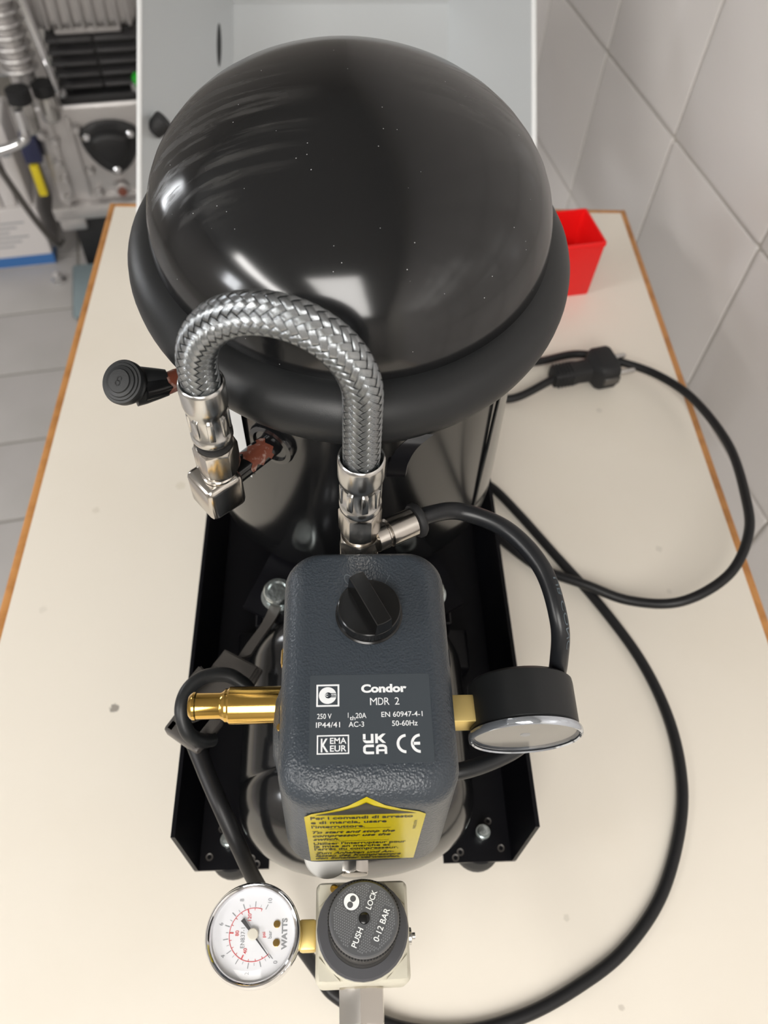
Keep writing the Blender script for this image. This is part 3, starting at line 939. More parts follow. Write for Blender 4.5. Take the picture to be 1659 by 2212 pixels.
ptxt('IP44/41', 228, 497, 692, 60, bold=.008); ptxt('AC-3', 592, 765, 692, 60, bold=.008); ptxt('50-60Hz', 1078, 1366, 690, 60, bold=.008)
def pr(x0, y0, x1, y1, t):
    a = pq(x0, y1); b = pq(x1, y0); rectline(bm, a[0], a[1], b[0], b[1], t * .0458 / 1375, pan_tf)
pr(228, 210, 490, 463, 20); pr(240, 775, 596, 980, 15)
ptxt('K', 284, 368, 952, 146, bold=.022)
ptxt('EMA', 385, 566, 868, 66, bold=.018); ptxt('EUR', 385, 566, 950, 66, bold=.018)
def parc(cx, cy, r0, r1, a0, a1):
    k = .0458 / 1375; c = pq(cx, cy); ringseg(bm, c[0], c[1], r0 * k, r1 * k, a0, a1, pan_tf, 28, sy=1.0)
# CE mark
parc(1226, 884, 76, 107, 92, 268); parc(1384, 884, 76, 107, 92, 268)
a = pq(1300, 900); b = pq(1380, 868); flatpoly(bm, [(a[0], a[1]), (b[0], a[1]), (b[0], b[1]), (a[0], b[1])], pan_tf)
# UK CA mark
def pbar(x0, y0, x1, y1):
    a = pq(x0, y1); b = pq(x1, y0); flatpoly(bm, [(a[0], a[1]), (b[0], a[1]), (b[0], b[1]), (a[0], b[1])], pan_tf)
def ppoly(pts): flatpoly(bm, [pq(*p) for p in pts], pan_tf)
pbar(748, 772, 778, 838); pbar(836, 772, 866, 872); pbar(790, 843, 836, 872); parc(790, 830, 13, 43, 180, 270)
pbar(884, 772, 914, 872); ppoly([(914, 828), (914, 806), (965, 772), (1002, 772), (950, 822), (1002, 872), (965, 872)])
pbar(790, 886, 868, 914); pbar(790, 960, 868, 988); parc(790, 928, 14, 43, 90, 180); pbar(748, 926, 778, 948); parc(790, 946, 14, 43, 180, 270)
pbar(890, 926, 920, 988); pbar(984, 926, 1012, 988); pbar(930, 886, 972, 914); parc(932, 928, 14, 43, 90, 180); parc(972, 928, 12, 41, 0, 90); pbar(920, 938, 984, 960)
link('print', bm, M['print_white'], pan, None, False)
bm = bm_new()
def pan_tf(x, y): return V((x, y, ZT + .00020))
a = pq(357, 336); disc(bm, a[0], a[1], 100 * .0458 / 1375, pan_tf, 40)
link('logo_disc', bm, M['print_white'], pan, None, False)
bm = bm_new()
def pan_tf(x, y): return V((x, y, ZT + .00028))
a = pq(364, 336); disc(bm, a[0], a[1], 36 * .0458 / 1375, pan_tf, 24)
pbar(364, 312, 458, 320); pbar(364, 350, 458, 358)
link('logo_gap', bm, M['label'], pan, None, False)
bm = bm_new()
def pan_tf(x, y): return V((x, y, ZT + .00032))
ptxt('C', 333, 362, 350, 34, bold=.03); 
link('logo_letters', bm, M['print_white'], pan, None, False)
bm = bm_new()
ptxt('ondor', 366, 458, 347, 26, bold=.02)
link('logo_letters', bm, M['label'], pan, None, False)

# rotary knob with grip bar
KX, KY = .0103, .1432
bm = bm_new()
lathe(bm, [(0, ZT - .001), (.0136, ZT - .001), (.0136, ZT + .0004), (.0129, ZT + .0008), (.0126, ZT + .0058), (.0122, ZT + .0062), (.0105, ZT + .0062), (0, ZT + .0058)], (KX, KY, 0), seg=64)
kn = link('rotary_knob', bm, M['knob'], sw, 30)
bm = bm_new()
ka = radians(26.5)
pts = []
hw = .0032
for k in range(7): pts.append((hw * (1 - k / 3), -.0120 - .0004 * (1 - ((k - 3) / 3) ** 2)))
for k in range(7): pts.append((-hw * (1 - k / 3), .0115 + .0004 * (1 - ((k - 3) / 3) ** 2)))
Rk = Matrix.Rotation(ka, 3, 'Z')
lo, md, hi = [], [], []
for x, y in pts:
    lo.append(V((KX, KY, ZT + .003)) + Rk @ V((x * 1.25, y, 0)))
    md.append(V((KX, KY, ZT + .0140)) + Rk @ V((x, y, 0)))
    hi.append(V((KX, KY, ZT + .0144)) + Rk @ V((x * .9, y * .985, 0)))
skin_loops(bm, [lo, md, hi])
link('grip_bar', bm, M['knob'], kn, 25)
bm = bm_new()
def mk(x, y): return V((KX, KY, ZT + .0003)) + V((x, y, 0))
def mark(ang, shape):
    R_ = Matrix.Rotation(ang, 3, 'Z')
    tf = lambda x, y: V((KX, KY, 0)) + R_ @ V((x, y + .0178, 0)) + V((0, 0, ZT + .00018))
    if shape == '0': ringseg(bm, 0, 0, .0013, .0017, 0, 360, tf, 30, sy=1.7)
    else: flatpoly(bm, [(-.00022, -.0024), (.00022, -.0024), (.00022, .0024), (-.00022, .0024)], tf)
mark(radians(27), '0'); mark(radians(-27), 'I')
link('position_marks', bm, M['mark'], sw, None, False)

# yellow sticker on the front, its arrow tip on the rounded shoulder
FILL = .0125
def front(s):
    """point on the front profile, s metres up from the lower rim"""
    z = .1285 + s
    if z < ZT - FILL:
        K_ = ((.120, .0665), (.126, .0668), (.150, .0678), (.180, .0690), (ZT - FILL, .0700))
        for (za, ya), (zb, yb) in zip(K_, K_[1:]):
            if za <= z <= zb: y = ya + (yb - ya) * (z - za) / (zb - za)
    else:
        q = min(1, (z - (ZT - FILL)) / FILL); y = .0700 + .0155 * (1 - sqrt(max(0, 1 - q * q)))
    return y, z
def fr_tf(off):
    def tf(x, s):
        y, z = front(s); y2, z2 = front(s + .0004)
        t_ = V((0, y2 - y, z2 - z)).normalized(); nrm = V((0, -t_.z, t_.y))
        return V((x, y, z)) + nrm * off
    return tf
SX0, SX1, S1, S2 = -.0152, .0302, .0715, .0832
bm = bm_new()
tf = fr_tf(.00030)
prev = None
for k in range(25):
    s = .0012 + (S2 - .0012) * k / 24
    if s <= S1: x0, x1 = SX0, SX1
    else:
        f = (s - S1) / (S2 - S1); x0 = SX0 + (.0078 - SX0) * f; x1 = SX1 + (.0078 - SX1) * f
    row = [bm.verts.new(tf(x0 + (x1 - x0) * q / 6, s)) for q in range(7)]
    if prev:
        for q in range(6):
            if (row[q].co - row[q + 1].co).length > 1e-6 or True: bm.faces.new((prev[q], prev[q + 1], row[q + 1], row[q]))
    prev = row
st = link('warning_sticker', bm, M['yellow'], sw, 60)
bm = bm_new()
tf = fr_tf(.00042)
prev = None
for k in range(13):
    f = k / 12; s = .0712 + .0100 * f; h = .0190 * (1 - f)
    row = [bm.verts.new(tf(.0076 + h * q / 3, s)) for q in range(-3, 4)]
    if prev:
        for q in range(6): bm.faces.new((prev[q], prev[q + 1], row[q + 1], row[q]))
    prev = row
link('arrow_print', bm, M['print_black'], st)
bm = bm_new()
tf = fr_tf(.00045)
LN = [('Per i comandi di arresto', .0385, 0, .0659), ('e di marcia, usare', .0288, 0, .0600), ("l'interruttore.", .0206, 0, .0541),
      ('To start and stop the', .0327, .3, .0462), ('compressor use the', .0312, .3, .0409), ('switch.', .0106, .3, .0356),
      ("Utiliser l'interrupteur pour", .0380, 0, .0288), ('la mise en marche et', .0318, 0, .0242), ("l'arr\u00eat du compresseur.", .0355, 0, .0196),
      ('Zum Anhalten und An-', .0340, .3, .0128), ('lassen des Kompressors', .0372, .3, .0084), ('den Schalter verwenden.', .0370, .3, .0040)]
for (s_, w_, sh, y) in LN:
    text_into(bm, s_, lambda px, py, y=y: tf(SX0 + .0022 + px, y + py), w=w_, h=.0036, shear=sh, align='L', bold=.022)
for y in (.0524, .0338, .0178):
    flatpoly(bm, [(SX0 + .0085, y - .0001), (SX0 + .0330, y - .0001), (SX0 + .0330, y + .0002), (SX0 + .0085, y + .0002)], tf)
text_into(bm, 'N02.07X', lambda px, py: tf(SX1 - .0026 - py, .0500 + px), w=.012, h=.0012, align='L')
link('print', bm, M['print_black'], st, None, False)

# ------------------------------------------------------------------ brass safety valve with pull ring
VY, VZ = .1250, .1655
bm = bm_new()
lathe(bm, [(.0, -.0240), (.0082, -.0240), (.0083, .0005), (.0075, .0014), (.0075, .0024), (.0068, .0032), (.0060, .0042), (.0058, .0048), (.0058, .0150), (.0062, .0156), (.0062, .0166), (.0054, .0178), (.0045, .0185), (0, .0187)], (-.0500, VY, VZ), (-1, 0, 0), 48)
sv = link('safety_valve', bm, M['brass'], comp, 30)
bm = bm_new()
path = catmull([(-.0470, .1455, .132), (-.0500, .1478, .135), (-.0575, .1510, .138), (-.0680, .1492, .140), (-.0752, .1426, .140), (-.0774, .1334, .138), (-.0748, .1250, .131), (-.0700, .1240, .122), (-.0660, .1270, .114)], 10)
tube(bm, path, .0036, 16)
link('pull_loop', bm, M['rubber'], sv)

# moulded nylon strap and buckle on the cord
SZ = .116
def at116(p): return p
bm = bm_new()
prism(bm, [(-.0631, .1745), (-.0429, .1631), (-.0477, .1535), (-.0500, .1500), (-.0675, .1399), (-.0797, .1352), (-.0822, .1451), (-.0703, .1632)], SZ - .004, SZ)
cl = link('cord_buckle', bm, M['grey_plastic'], comp, None)
bm = bm_new(); prism(bm, [(-.0625, .1735), (-.0440, .1630), (-.0485, .1545), (-.0690, .1640)], SZ, SZ + .0035)
bmesh.ops.bevel(bm, geom=bm.edges[:], offset=.0012, segments=2, affect='EDGES')
link('upper_tab', bm, M['grey_plastic'], cl, 40)
bm = bm_new(); prism(bm, [(-.0748, .1648), (-.0838, .1515), (-.0809, .1463), (-.0679, .1572)], SZ - .001, SZ + .004)
bmesh.ops.bevel(bm, geom=bm.edges[:], offset=.001, segments=2, affect='EDGES')
link('side_tab', bm, M['grey_plastic'], cl, 40)
for (a, b, w_) in (((-.0898, .1312), (-.0719, .1188), .0075), ((-.0719, .1188), (-.0605, .1355), .0058), ((-.0898, .1312), (-.0815, .1445), .0058)):
    a, b = V((*a, SZ)), V((*b, SZ)); d = (b - a); nn = V((-d.y, d.x, 0)).normalized() * w_ * .5
    if nn.dot(V((-.074, .134, SZ)) - (a + b) / 2) < 0: nn = -nn
    bm = bm_new(); box(bm, (a + b) / 2 + nn + V((0, 0, -.0005)), (d.length, w_, .008), atan2(d.y, d.x), .0016, 2)
    link('buckle_rim', bm, M['grey_plastic'], cl)
bm = bm_new()
path = catmull([(-.0530, .1700, SZ - .001), (-.0480, .1800, .1135), (-.0420, .1920, .1100), (-.0385, .2020, .1080), (-.0372, .2080, .1078)], 8)
fr = transport(path)
skin_loops(bm, [[p + V((.0042 * q * .9, .0042 * q * .35, 0)) + V((0, 0, .0014 * h)) for q, h in ((-1, -1), (1, -1), (1, 1), (-1, 1))] for p in path])
link('strap_tongue', bm, M['grey_plastic'], cl, 60)

# ------------------------------------------------------------------ tank gauge on the right of the switch
GX, GZ = .0800, .1650
bm = bm_new()
lathe(bm, [(0, 0), (.0220, 0), (.0238, .0015), (.0240, .0035), (.0240, .0215), (.0232, .0225), (.0232, .0235), (0, .0235)], (GX, .1335, GZ), (0, -1, -0.055), 64)
tg = link('tank_gauge', bm, M['rubber'], comp, 30)
ga = V((0, -1, -0.055)).normalized(); g0 = V((GX, .1335, GZ))
bm = bm_new()
lathe(bm, [(.0240, .0252), (.0150, .0258), (.0, .0260)], g0, ga, 64)
link('clear_lens', bm, M['glass'], tg, 40)
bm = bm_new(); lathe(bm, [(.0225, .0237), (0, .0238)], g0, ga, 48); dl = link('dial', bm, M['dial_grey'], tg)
bm = bm_new(); lathe(bm, [(.0236, .0226), (.0250, .0229), (.0253, .0240), (.0251, .0256), (.0242, .0262), (.0236, .0256)], g0, ga, 72); link('lens_rim', bm, M['clear_rim'], tg, 60)
bm = bm_new(); lathe(bm, [(.0022, .0238), (.0022, .0242), (0, .0243)], g0, ga, 24); link('needle_hub', bm, M['print_grey'], tg)
bm = bm_new(); box(bm, (.0515, .1195, .1655), (.0150, .0125, .0125), None, .0008, 2); link('brass_adapter', bm, M['brass_flat'], tg)
bm = bm_new(); cyl(bm, .0046, -.002, .014, (.0435, .1195, .1655), (1, 0, 0)); link('brass_stem', bm, M['brass'], tg)

# ------------------------------------------------------------------ regulator with lettered knob
RX, RY = .0073, .0405
bm = bm_new()
lps = []
for (z, k, rc) in ((.076, .85, .003), (.080, 1, .003), (.107, 1, .003), (.1105, .97, .003), (.1118, .93, .003)):
    lps.append([V((RX + x, RY + y, z)) for x, y in superloop(0, 0, .0208 * k, .0205 * k, rc, 4)])
skin_loops(bm, lps)
reg = link('pressure_regulator', bm, M['cream_block'], comp, 35)
bm = bm_new(); lathe(bm, [(.0206, .108), (.0206, .1135), (.0200, .1145), (.0180, .1145)], (RX, RY, 0), seg=64); link('collar', bm, M['cream_block'], reg)
for sx in (-1, 1):
    for sy in (-1, 1):
        bm = bm_new(); prism(bm, [(RX + sx * .0190, RY + sy * .0188), (RX + sx * .0100, RY + sy * .0190), (RX + sx * .0192, RY + sy * .0098)], .1112, .1128)
        link('corner_facet', bm, M['cream_block'], reg, None)
bm = bm_new(); lathe(bm, [(.0150, .1140), (.0196, .1140), (.0199, .1150), (.0199, .1190), (.0190, .1200), (.0150, .1203)], (RX, RY, 0), seg=32); link('lock_ring', bm, M['ring_grey'], reg, 25)
bm = bm_new(); lathe(bm, [(0, .118), (.0152, .118), (.0150, .128), (.0143, .1290)], (RX, RY, 0), seg=64)
lathe(bm, [(.0143, .1290), (.0144, .1320), (.0143, .1495), (.0141, .1510), (.0137, .1517)], (RX, RY, 0), seg=64)
kb = link('regulator_knob', bm, M['rubber_dull'], reg, 40)
bm = bm_new()
for k in range(72):
    a = 2 * pi * k / 72
    box(bm, (RX + .0143 * cos(a), RY + .0143 * sin(a), .1480), (.0009, .0008, .0046), a, .0002, 1)
link('knurling', bm, M['rubber_dull'], kb)['kind'] = 'stuff'
bm = bm_new()
lathe(bm, [(.0141, .1510), (.0138, .1530), (.0132, .1537), (.0022, .1537), (.0021, .1525), (0, .1525)], (RX, RY, 0), seg=64)
kc = link('knob_cap', bm, M['regtop'], kb, 40)
bm = bm_new(); lathe(bm, [(.0020, .1520), (.0020, .1541), (.0012, .1544), (0, .1544)], (RX, RY, 0), seg=20); link('centre_plug', bm, M['knob'], kb)
KA = radians(66)
Rr = Matrix.Rotation(KA, 3, 'Z')
def kt(x, y): return V((RX, RY, .15384)) + Rr @ V((x, y, 0))
bm = bm_new()
text_into(bm, 'PUSH', lambda x, y: kt(-.0073 + x, -.0012 + y), w=.0072, h=.0023, bold=.015)
text_into(bm, 'LOCK', lambda x, y: kt(.0073 + x, -.0012 + y), w=.0072, h=.0023, bold=.015)
text_into(bm, '0-12 BAR', lambda x, y: kt(.0005 + x, -.0084 + y), w=.0125, h=.0024, bold=.012)
# two-lobed emblem
ex, ey = .0035, .0070
disc(bm, ex, ey, .0031, kt, 32)
link('print', bm, M['print_white'], kc, None, False)
for q in (-1, 1):
    bm = bm_new(); disc(bm, ex + q * .00125, ey - .0001 * q, .00118, lambda x, y: kt(x, y) + V((0, 0, .00006)), 24); link('emblem_lobe', bm, M['regtop'], kc, None, False)
bm = bm_new()
for i in range(-16, 17):
    for j in range(-16, 17):
        x = i * .00088; y = j * .00088 + (.00044 if i % 2 else 0)
        if hypot(x, y) > .0122 or hypot(x, y) < .0030 or hypot(x - ex, y - ey) < .0036: continue
        if abs(y) < .0019: continue
        if -.0090 < y < -.0054 and abs(x) < .0073: continue
        for (a0, a1) in ((0, 1), (1, 2)):
            q = ((x - .0003, y - .00028), (x, y + .00030), (x + .0003, y - .00028))
            p, r = V((*q[a0], 0)), V((*q[a1], 0)); n_ = V((-(r - p).y, (r - p).x, 0)).normalized() * .00006
            flatpoly(bm, [(p - n_)[:2], (r - n_)[:2], (r + n_)[:2], (p + n_)[:2]], kt)
hp_ = link('hatch_print', bm, M['print_grey'], kc, None, False); hp_['kind'] = 'stuff'
# fittings before and behind
bm = bm_new(); hexnut(bm, .0125, -.003, .0100, (RX - .0030, .0685, .098), (0, 1, 0), rot=radians(36)); cyl(bm, .0045, .008, .020, (RX - .0030, .0685, .098), (0, 1, 0))
link('inlet_fitting', bm, M['nickel'], reg, 25)
bm = bm_new(); hexnut(bm, .0195, .0, .0155, (RX - .0005, .0205, .0925), (0, -1, 0), rot=radians(34), ch=.0014)
oc = link('outlet_coupling', bm, M['nickel'], reg, 25)
bm = bm_new(); lathe(bm, [(.0090, .015), (.0105, .0160), (.0108, .0172), (.0108, .022), (.0100, .023), (.0106, .024), (.0106, .030), (0, .030)], (RX - .0005, .0205, .0925), (0, -1, 0), 32)
link('coupling_sleeve', bm, M['chrome'], oc)
bm = bm_new(); lathe(bm, [(.0035, .0), (.0035, .0012), (.0014, .0018), (.0014, .003), (0, .0032)], (RX + .0208, RY - .002, .104), (1, 0, 0), 20); link('side_screw', bm, M['steel'], reg)
bm = bm_new(); lathe(bm, [(.0018, .0), (.0018, .0012), (0, .0018)], (RX - .0125, RY + .0170, .1128), (0, 0, 1), 16); link('brass_pin', bm, M['brass'], reg)

# ------------------------------------------------------------------ outlet gauge, lying face up
OX, OY = -.0404, .0402
bm = bm_new()
lathe(bm, [(0, .0905), (.0170, .0905), (.0190, .0920), (.0192, .0935), (.0192, .1140), (.0180, .1150)], (OX, OY, 0), seg=64)
og = link('outlet_gauge', bm, M['chrome'], comp, 35)
bm = bm_new()
lathe(bm, [(.0192, .1080), (.0204, .1085), (.0207, .1100), (.0207, .1165), (.0202, .1182), (.0194, .1190), (.0186, .1186), (.0180, .1172), (.0179, .1150)], (OX, OY, 0), seg=72)
link('bezel', bm, M['chrome'], og, 60)
bm = bm_new(); lathe(bm, [(.0181, .1152), (0, .1152)], (OX, OY, 0), seg=64); gd = link('dial', bm, M['dial'], og, None)
bm = bm_new(); lathe(bm, [(.0180, .1172), (.0172, .1180), (.010, .1184), (0, .1185), (0, .1181), (.010, .1180), (.0171, .1176), (.0180, .1168)], (OX, OY, 0), seg=56); link('lens', bm, M['glass'], og)
Rd = Matrix.Rotation(radians(90), 3, 'Z')
def dt(z): return lambda x, y: V((OX, OY, z)) + Rd @ V((x, y, 0))
tf = dt(.11535)
A0, SWP = 217.7, 250.0           # dial angle of zero (degrees, counter-clockwise from the dial's right), sweep
def da(v): return radians(A0 - SWP * v / 10.0 + 5)
bk, rd, gy = bm_new(), bm_new(), bm_new()
def tick(b, v, r0, r1, w_):
    a = da(v); c, s = cos(a), sin(a)
    flatpoly(b, [(r0 * c - w_ * s, r0 * s + w_ * c), (r1 * c - w_ * s, r1 * s + w_ * c), (r1 * c + w_ * s, r1 * s - w_ * c), (r0 * c + w_ * s, r0 * s - w_ * c)], tf)
for k in range(21):
    v = k / 2; tick(gy, v, .0108, .0130 if k % 2 == 0 else .0119, .00016 if k % 2 == 0 else .00008)
for v in (0, 2, 4, 6, 8, 10):
    a = da(v); text_into(gy, str(v), lambda x, y, a=a: tf(.0148 * cos(a) + x, .0148 * sin(a) - .0008 + y), h=.0018)
ringseg(rd, 0, 0, .0102, .0105, A0 + 5, A0 + 5 - SWP * .97, tf, 64)
for k in range(1, 15):
    v = k * .6897; tick(rd, v, .0086 if k % 4 == 0 else .0094, .0103, .00028 if k % 4 == 0 else .00012)
for p in (40, 80, 120):
    a = da(p / 14.5); text_into(rd, str(p), lambda x, y, a=a: tf(.0070 * cos(a) + x, .0070 * sin(a) - .0007 + y), h=.0016, bold=.01)
text_into(rd, 'psi', lambda x, y: tf(-.0003 + x, -.0052 + y), h=.0015, bold=.012)
text_into(gy, 'bar', lambda x, y: tf(-.0003 + x, -.0080 + y), h=.0017, bold=.0)
text_into(gy, 'EN837-1', lambda x, y: tf(-.0012 + x, .0036 + y), w=.0078, h=.0019)
text_into(bk, 'WATTS', lambda x, y: tf(-.0002 + x, -.0146 + y), w=.0122, h=.0023, bold=.035)
link('print_grey', gy, M['print_grey'], gd, None, False); link('print_red', rd, M['print_red'], gd, None, False); link('print_black', bk, M['print_grey'], gd, None, False)
for y in (-.0036, .0036):
    bm = bm_new(); lathe(bm, [(.0015, .1153), (.0015, .1159), (.0008, .1161), (0, .1159)], V((OX, OY, 0)) + Rd @ V((y, -.0102, 0)), seg=18)
    link('brass_pin', bm, M['brass'], og)
bm = bm_new()
nd = dt(.1163)
a = da(.12); c, s = cos(a), sin(a)
def npl(r, w_): return (r * c - w_ * s, r * s + w_ * c)
lo = [nd(*npl(r, w_)) for (r, w_) in ((-.0076, .0009), (-.0076, -.0009), (0, -.00045), (.0122, -.00012), (.0122, .00012), (0, .00045))]
skin_loops(bm, [lo, [p + V((0, 0, .0003)) for p in lo]])
ne = link('needle', bm, M['ring_grey'], og, None)
bm = bm_new(); lathe(bm, [(.0024, .1160), (.0024, .1170), (.0020, .1174), (0, .1175)], (OX, OY, 0), seg=24); link('needle_hub', bm, M['hub'], og)
bm = bm_new(); box(bm, (-.0172, OY, .1010), (.0080, .0125, .0125), None, .0014, 2); link('brass_adapter', bm, M['brass_flat'], og)
bm = bm_new(); cyl(bm, .0042, 0, .010, (-.0230, OY, .1010), (1, 0, 0)); link('brass_stem', bm, M['brass'], og)

# ------------------------------------------------------------------ power cord and plug
bm = bm_new()
CP = [(.1900, .4740, .015), (.1500, .4570, .0050), (.128, .463, .0045), (.120, .490, .0045), (.140, .508, .0045), (.1720, .5010, .0045), (.2150, .5100, .0060), (.2520, .4965, .0090), (.2800, .4760, .0130), (.2990, .4400, .021),
      (.3060, .3800, .034), (.2990, .3230, .0420), (.2895, .2890, .0440), (.2700, .2610, .0360), (.2370, .2470, .0240), (.2050, .2540, .0130), (.1755, .2690, .0105), (.1478, .2850, .0055), (.1260, .3060, .0045), (.1090, .3270, .0045), (.088, .352, .0045), (.085, .372, .0045),
      (.1000, .3720, .0045), (.1183, .3620, .0045), (.1371, .3359, .0040), (.1602, .2977, .0040), (.1845, .2580, .0040), (.2055, .2142, .0040), (.2154, .1741, .0040), (.2155, .1374, .0040), (.2068, .1037, .0040), (.1858, .0654, .0040), (.1577, .0378, .0040), (.1280, .0209, .0040),
      (.0952, .0081, .0040), (.0600, .0020, .0040), (.0250, .0060, .0045), (-.0060, .0210, .0080), (-.0150, .0320, .0160), (-.0310, .0510, .0400), (-.0440, .0665, .0760), (-.0520, .0810, .0980), (-.0590, .0945, .1075), (-.0657, .1075, .1100), (-.0715, .1195, .1110), (-.0745, .1260, .1120)]
cpath = catmull(CP, 10)
nC = len(cpath)
tube(bm, cpath, lambda t: .0036 + .0011 * max(0, (t - .86) / .14), 14)
cord = link('power_cord', bm, M['cord'], comp)
# plug: strain relief, grip, head, pins
pa = V((.0530, .0130, .0)).normalized(); p0 = V((.1840, .4735, .0140))
pl = V((-pa.y, pa.x, 0))
bm = bm_new()
def ploop(h, w_, t_, cz): return [p0 + pa * h + pl * (w_ * cos(q) ** 1) * 1.0 + V((0, 0, cz + t_ * sin(q))) if True else None for q in [2 * pi * k / 20 for k in range(20)]]
def sq(h, w_, t_, cz=0, e=.5):
    out = []
    for k in range(24):
        q = 2 * pi * k / 24; c_, s_ = cos(q), sin(q)
        out.append(p0 + pa * h + pl * (w_ * math.copysign(abs(c_) ** e, c_)) + V((0, 0, cz + t_ * math.copysign(abs(s_) ** e, s_))))
    return out
skin_loops(bm, [sq(-.001, .0050, .0050), sq(.0, .0085, .0075), sq(.018, .0095, .0085), sq(.024, .0085, .0080), sq(.034, .0088, .0085), sq(.038, .0150, .0130), sq(.041, .0170, .0138), sq(.054, .0172, .0138), sq(.0565, .0160, .0130)])
plug = link('mains_plug', bm, M['rubber_dull'], cord, 45)
for k in range(5):
    bm = bm_new()
    for s in (-1, 1): box(bm, p0 + pa * (.003 + .0032 * k) + pl * (.0088 * s), (.0016, .0026, .0110), atan2(pa.y, pa.x), .0004, 1)
    box(bm, p0 + pa * (.003 + .0032 * k) + V((0, 0, .0080)), (.0016, .0120, .0026), atan2(pa.y, pa.x), .0004, 1)
    link('grip_rib', bm, M['rubber_dull'], cord)
for s in (-1, 1):
    bm = bm_new(); box(bm, p0 + pa * .049 + pl * (.0168 * s), (.015, .0028, .0075), atan2(pa.y, pa.x), .0006, 1)
    link('earth_clip', bm, M['grey_plastic'], cord)
for s in (-1, 1):
    bm = bm_new(); lathe(bm, [(.0024, .055), (.0024, .0730), (.0016, .0748), (0, .0750)], p0 + pl * (.0095 * s), pa, 16); link('pin', bm, M['steel'], cord)

# ------------------------------------------------------------------ red bin
bin_rot = radians(10.5)
bo = V((.2426, .5993, 0)); bx_ = V((cos(bin_rot), sin(bin_rot), 0)); by_ = V((-sin(bin_rot), cos(bin_rot), 0))
bc = bo - bx_ * .0300 + by_ * .0245
bn = empty('storage_bin', bc, 'small open red plastic bin on the table behind the black dome', 'bin')
bm = bm_new()
def bl(hx, hy, z, r=.002): return [bc + bx_ * x + by_ * y + V((0, 0, z)) for x, y in superloop(0, 0, hx, hy, r, 3)]
skin_loops(bm, [bl(0.0295, .0240, 0), bl(0.0300, .0245, .001), bl(0.0312, .0262, .0595), bl(0.0312, .0262, .061), bl(0.0296, .0246, .061), bl(0.0292, .0242, .058), bl(0.0284, .0230, .002)])
link('bin_shell', bm, M['red'], bn, 40)
bm = bm_new()
skin_loops(bm, [bl(0.0313, .0263, .0565), bl(0.0318, .0268, .0570), bl(0.0318, .0268, .0606), bl(0.0313, .0263, .0612)], False, False)
link('rim', bm, M['red'], bn, 40)

# ------------------------------------------------------------------ grey sheet-metal hood behind the pump
R3, D3, F3 = V(CAM_M[0]), V(CAM_M[1]), V(CAM_M[2])
hood_axis = V((.0531, .5631, -.8247)); hood_up = V((.0050, .8258, .5640)); hood_r = hood_axis.cross(hood_up).normalized()
def hq(x, up, dep): return V((0, 0, .5)) + hood_r * x + hood_up * up + hood_axis * dep
# local coordinates: rim plane 0.75 m along the axis, back panel at 0.90
ZR, ZB = .75, .90
xl, xr = -.2345, .1463
bl_, br_ = -.1740, .0765
lowR, lowB = .2105, .4300
topB, topR = .5900, .5600
def plate(bm, pts, t_=.0012):
    n_ = (pts[1] - pts[0]).cross(pts[2] - pts[0]).normalized() * t_
    lo = [bm.verts.new(p) for p in pts]; hi = [bm.verts.new(p + n_) for p in pts]; k = len(pts)
    bm.faces.new(lo); bm.faces.new(hi[::-1])
    for i in range(k): bm.faces.new((lo[i], hi[i], hi[(i + 1) % k], lo[(i + 1) % k]))
def zfix(p):  # keep lower edges just above the table
    return V((p.x, p.y, max(p.z, .0005)))
A = [zfix(hq(xl, lowR, ZR)), hq(xl, topR + .1, ZR), hq(bl_, topB, ZB), zfix(hq(bl_, lowB, ZB))]
B = [zfix(hq(xr, lowR, ZR)), hq(xr, topR + .1, ZR), hq(br_, topB, ZB), zfix(hq(br_, lowB, ZB))]
hood = empty('metal_hood', (A[0] + B[0]) / 2, 'open grey sheet-metal hood leaning behind the black dome, white edges', 'cover')
bm = bm_new(); plate(bm, [A[3], A[2], B[2], B[3]], -.0012); link('back_panel', bm, M['sheet'], hood, None)
bm = bm_new(); plate(bm, A, -.0012); lw = link('side_panel', bm, M['sheet'], hood, None)
bm = bm_new(); plate(bm, B, .0012); link('side_panel', bm, M['sheet'], hood, None)
bm = bm_new(); plate(bm, [A[1], B[1], B[2], A[2]], .0012); link('top_panel', bm, M['sheet'], hood, None)
for q in (A, B):
    bm = bm_new(); d = q[1] - q[0]
    tube(bm, [q[0] + d * .004, q[1]], .0026, 8); link('rolled_edge', bm, M['sheet_edge'], hood)
bm = bm_new()
def on_side(f, g):   # f 0..1 from rim to back, g 0..1 upwards
    return (A[0].lerp(A[3], f)).lerp(A[1].lerp(A[2], f), g)
nA = (A[1] - A[0]).cross(A[3] - A[0]).normalized()
if nA.dot(hood_r) < 0: nA = -nA
pts = []
for k in range(24):
    a = 2 * pi * k / 24; pts.append(on_side(.815 + .028 * cos(a), .625 + .12 * sin(a)) + nA * .0016)
flat = bm.faces.new([bm.verts.new(p) for p in pts])
link('slot', bm, M['cast_black'], hood, None, False)
bm = bm_new(); lathe(bm, [(0, .016), (.0095, .016), (.0105, .014), (.0085, 0), (0, 0)], on_side(.13, .325), nA + hood_up * .6, 24); link('rubber_plug', bm, M['rubber_dull'], hood)

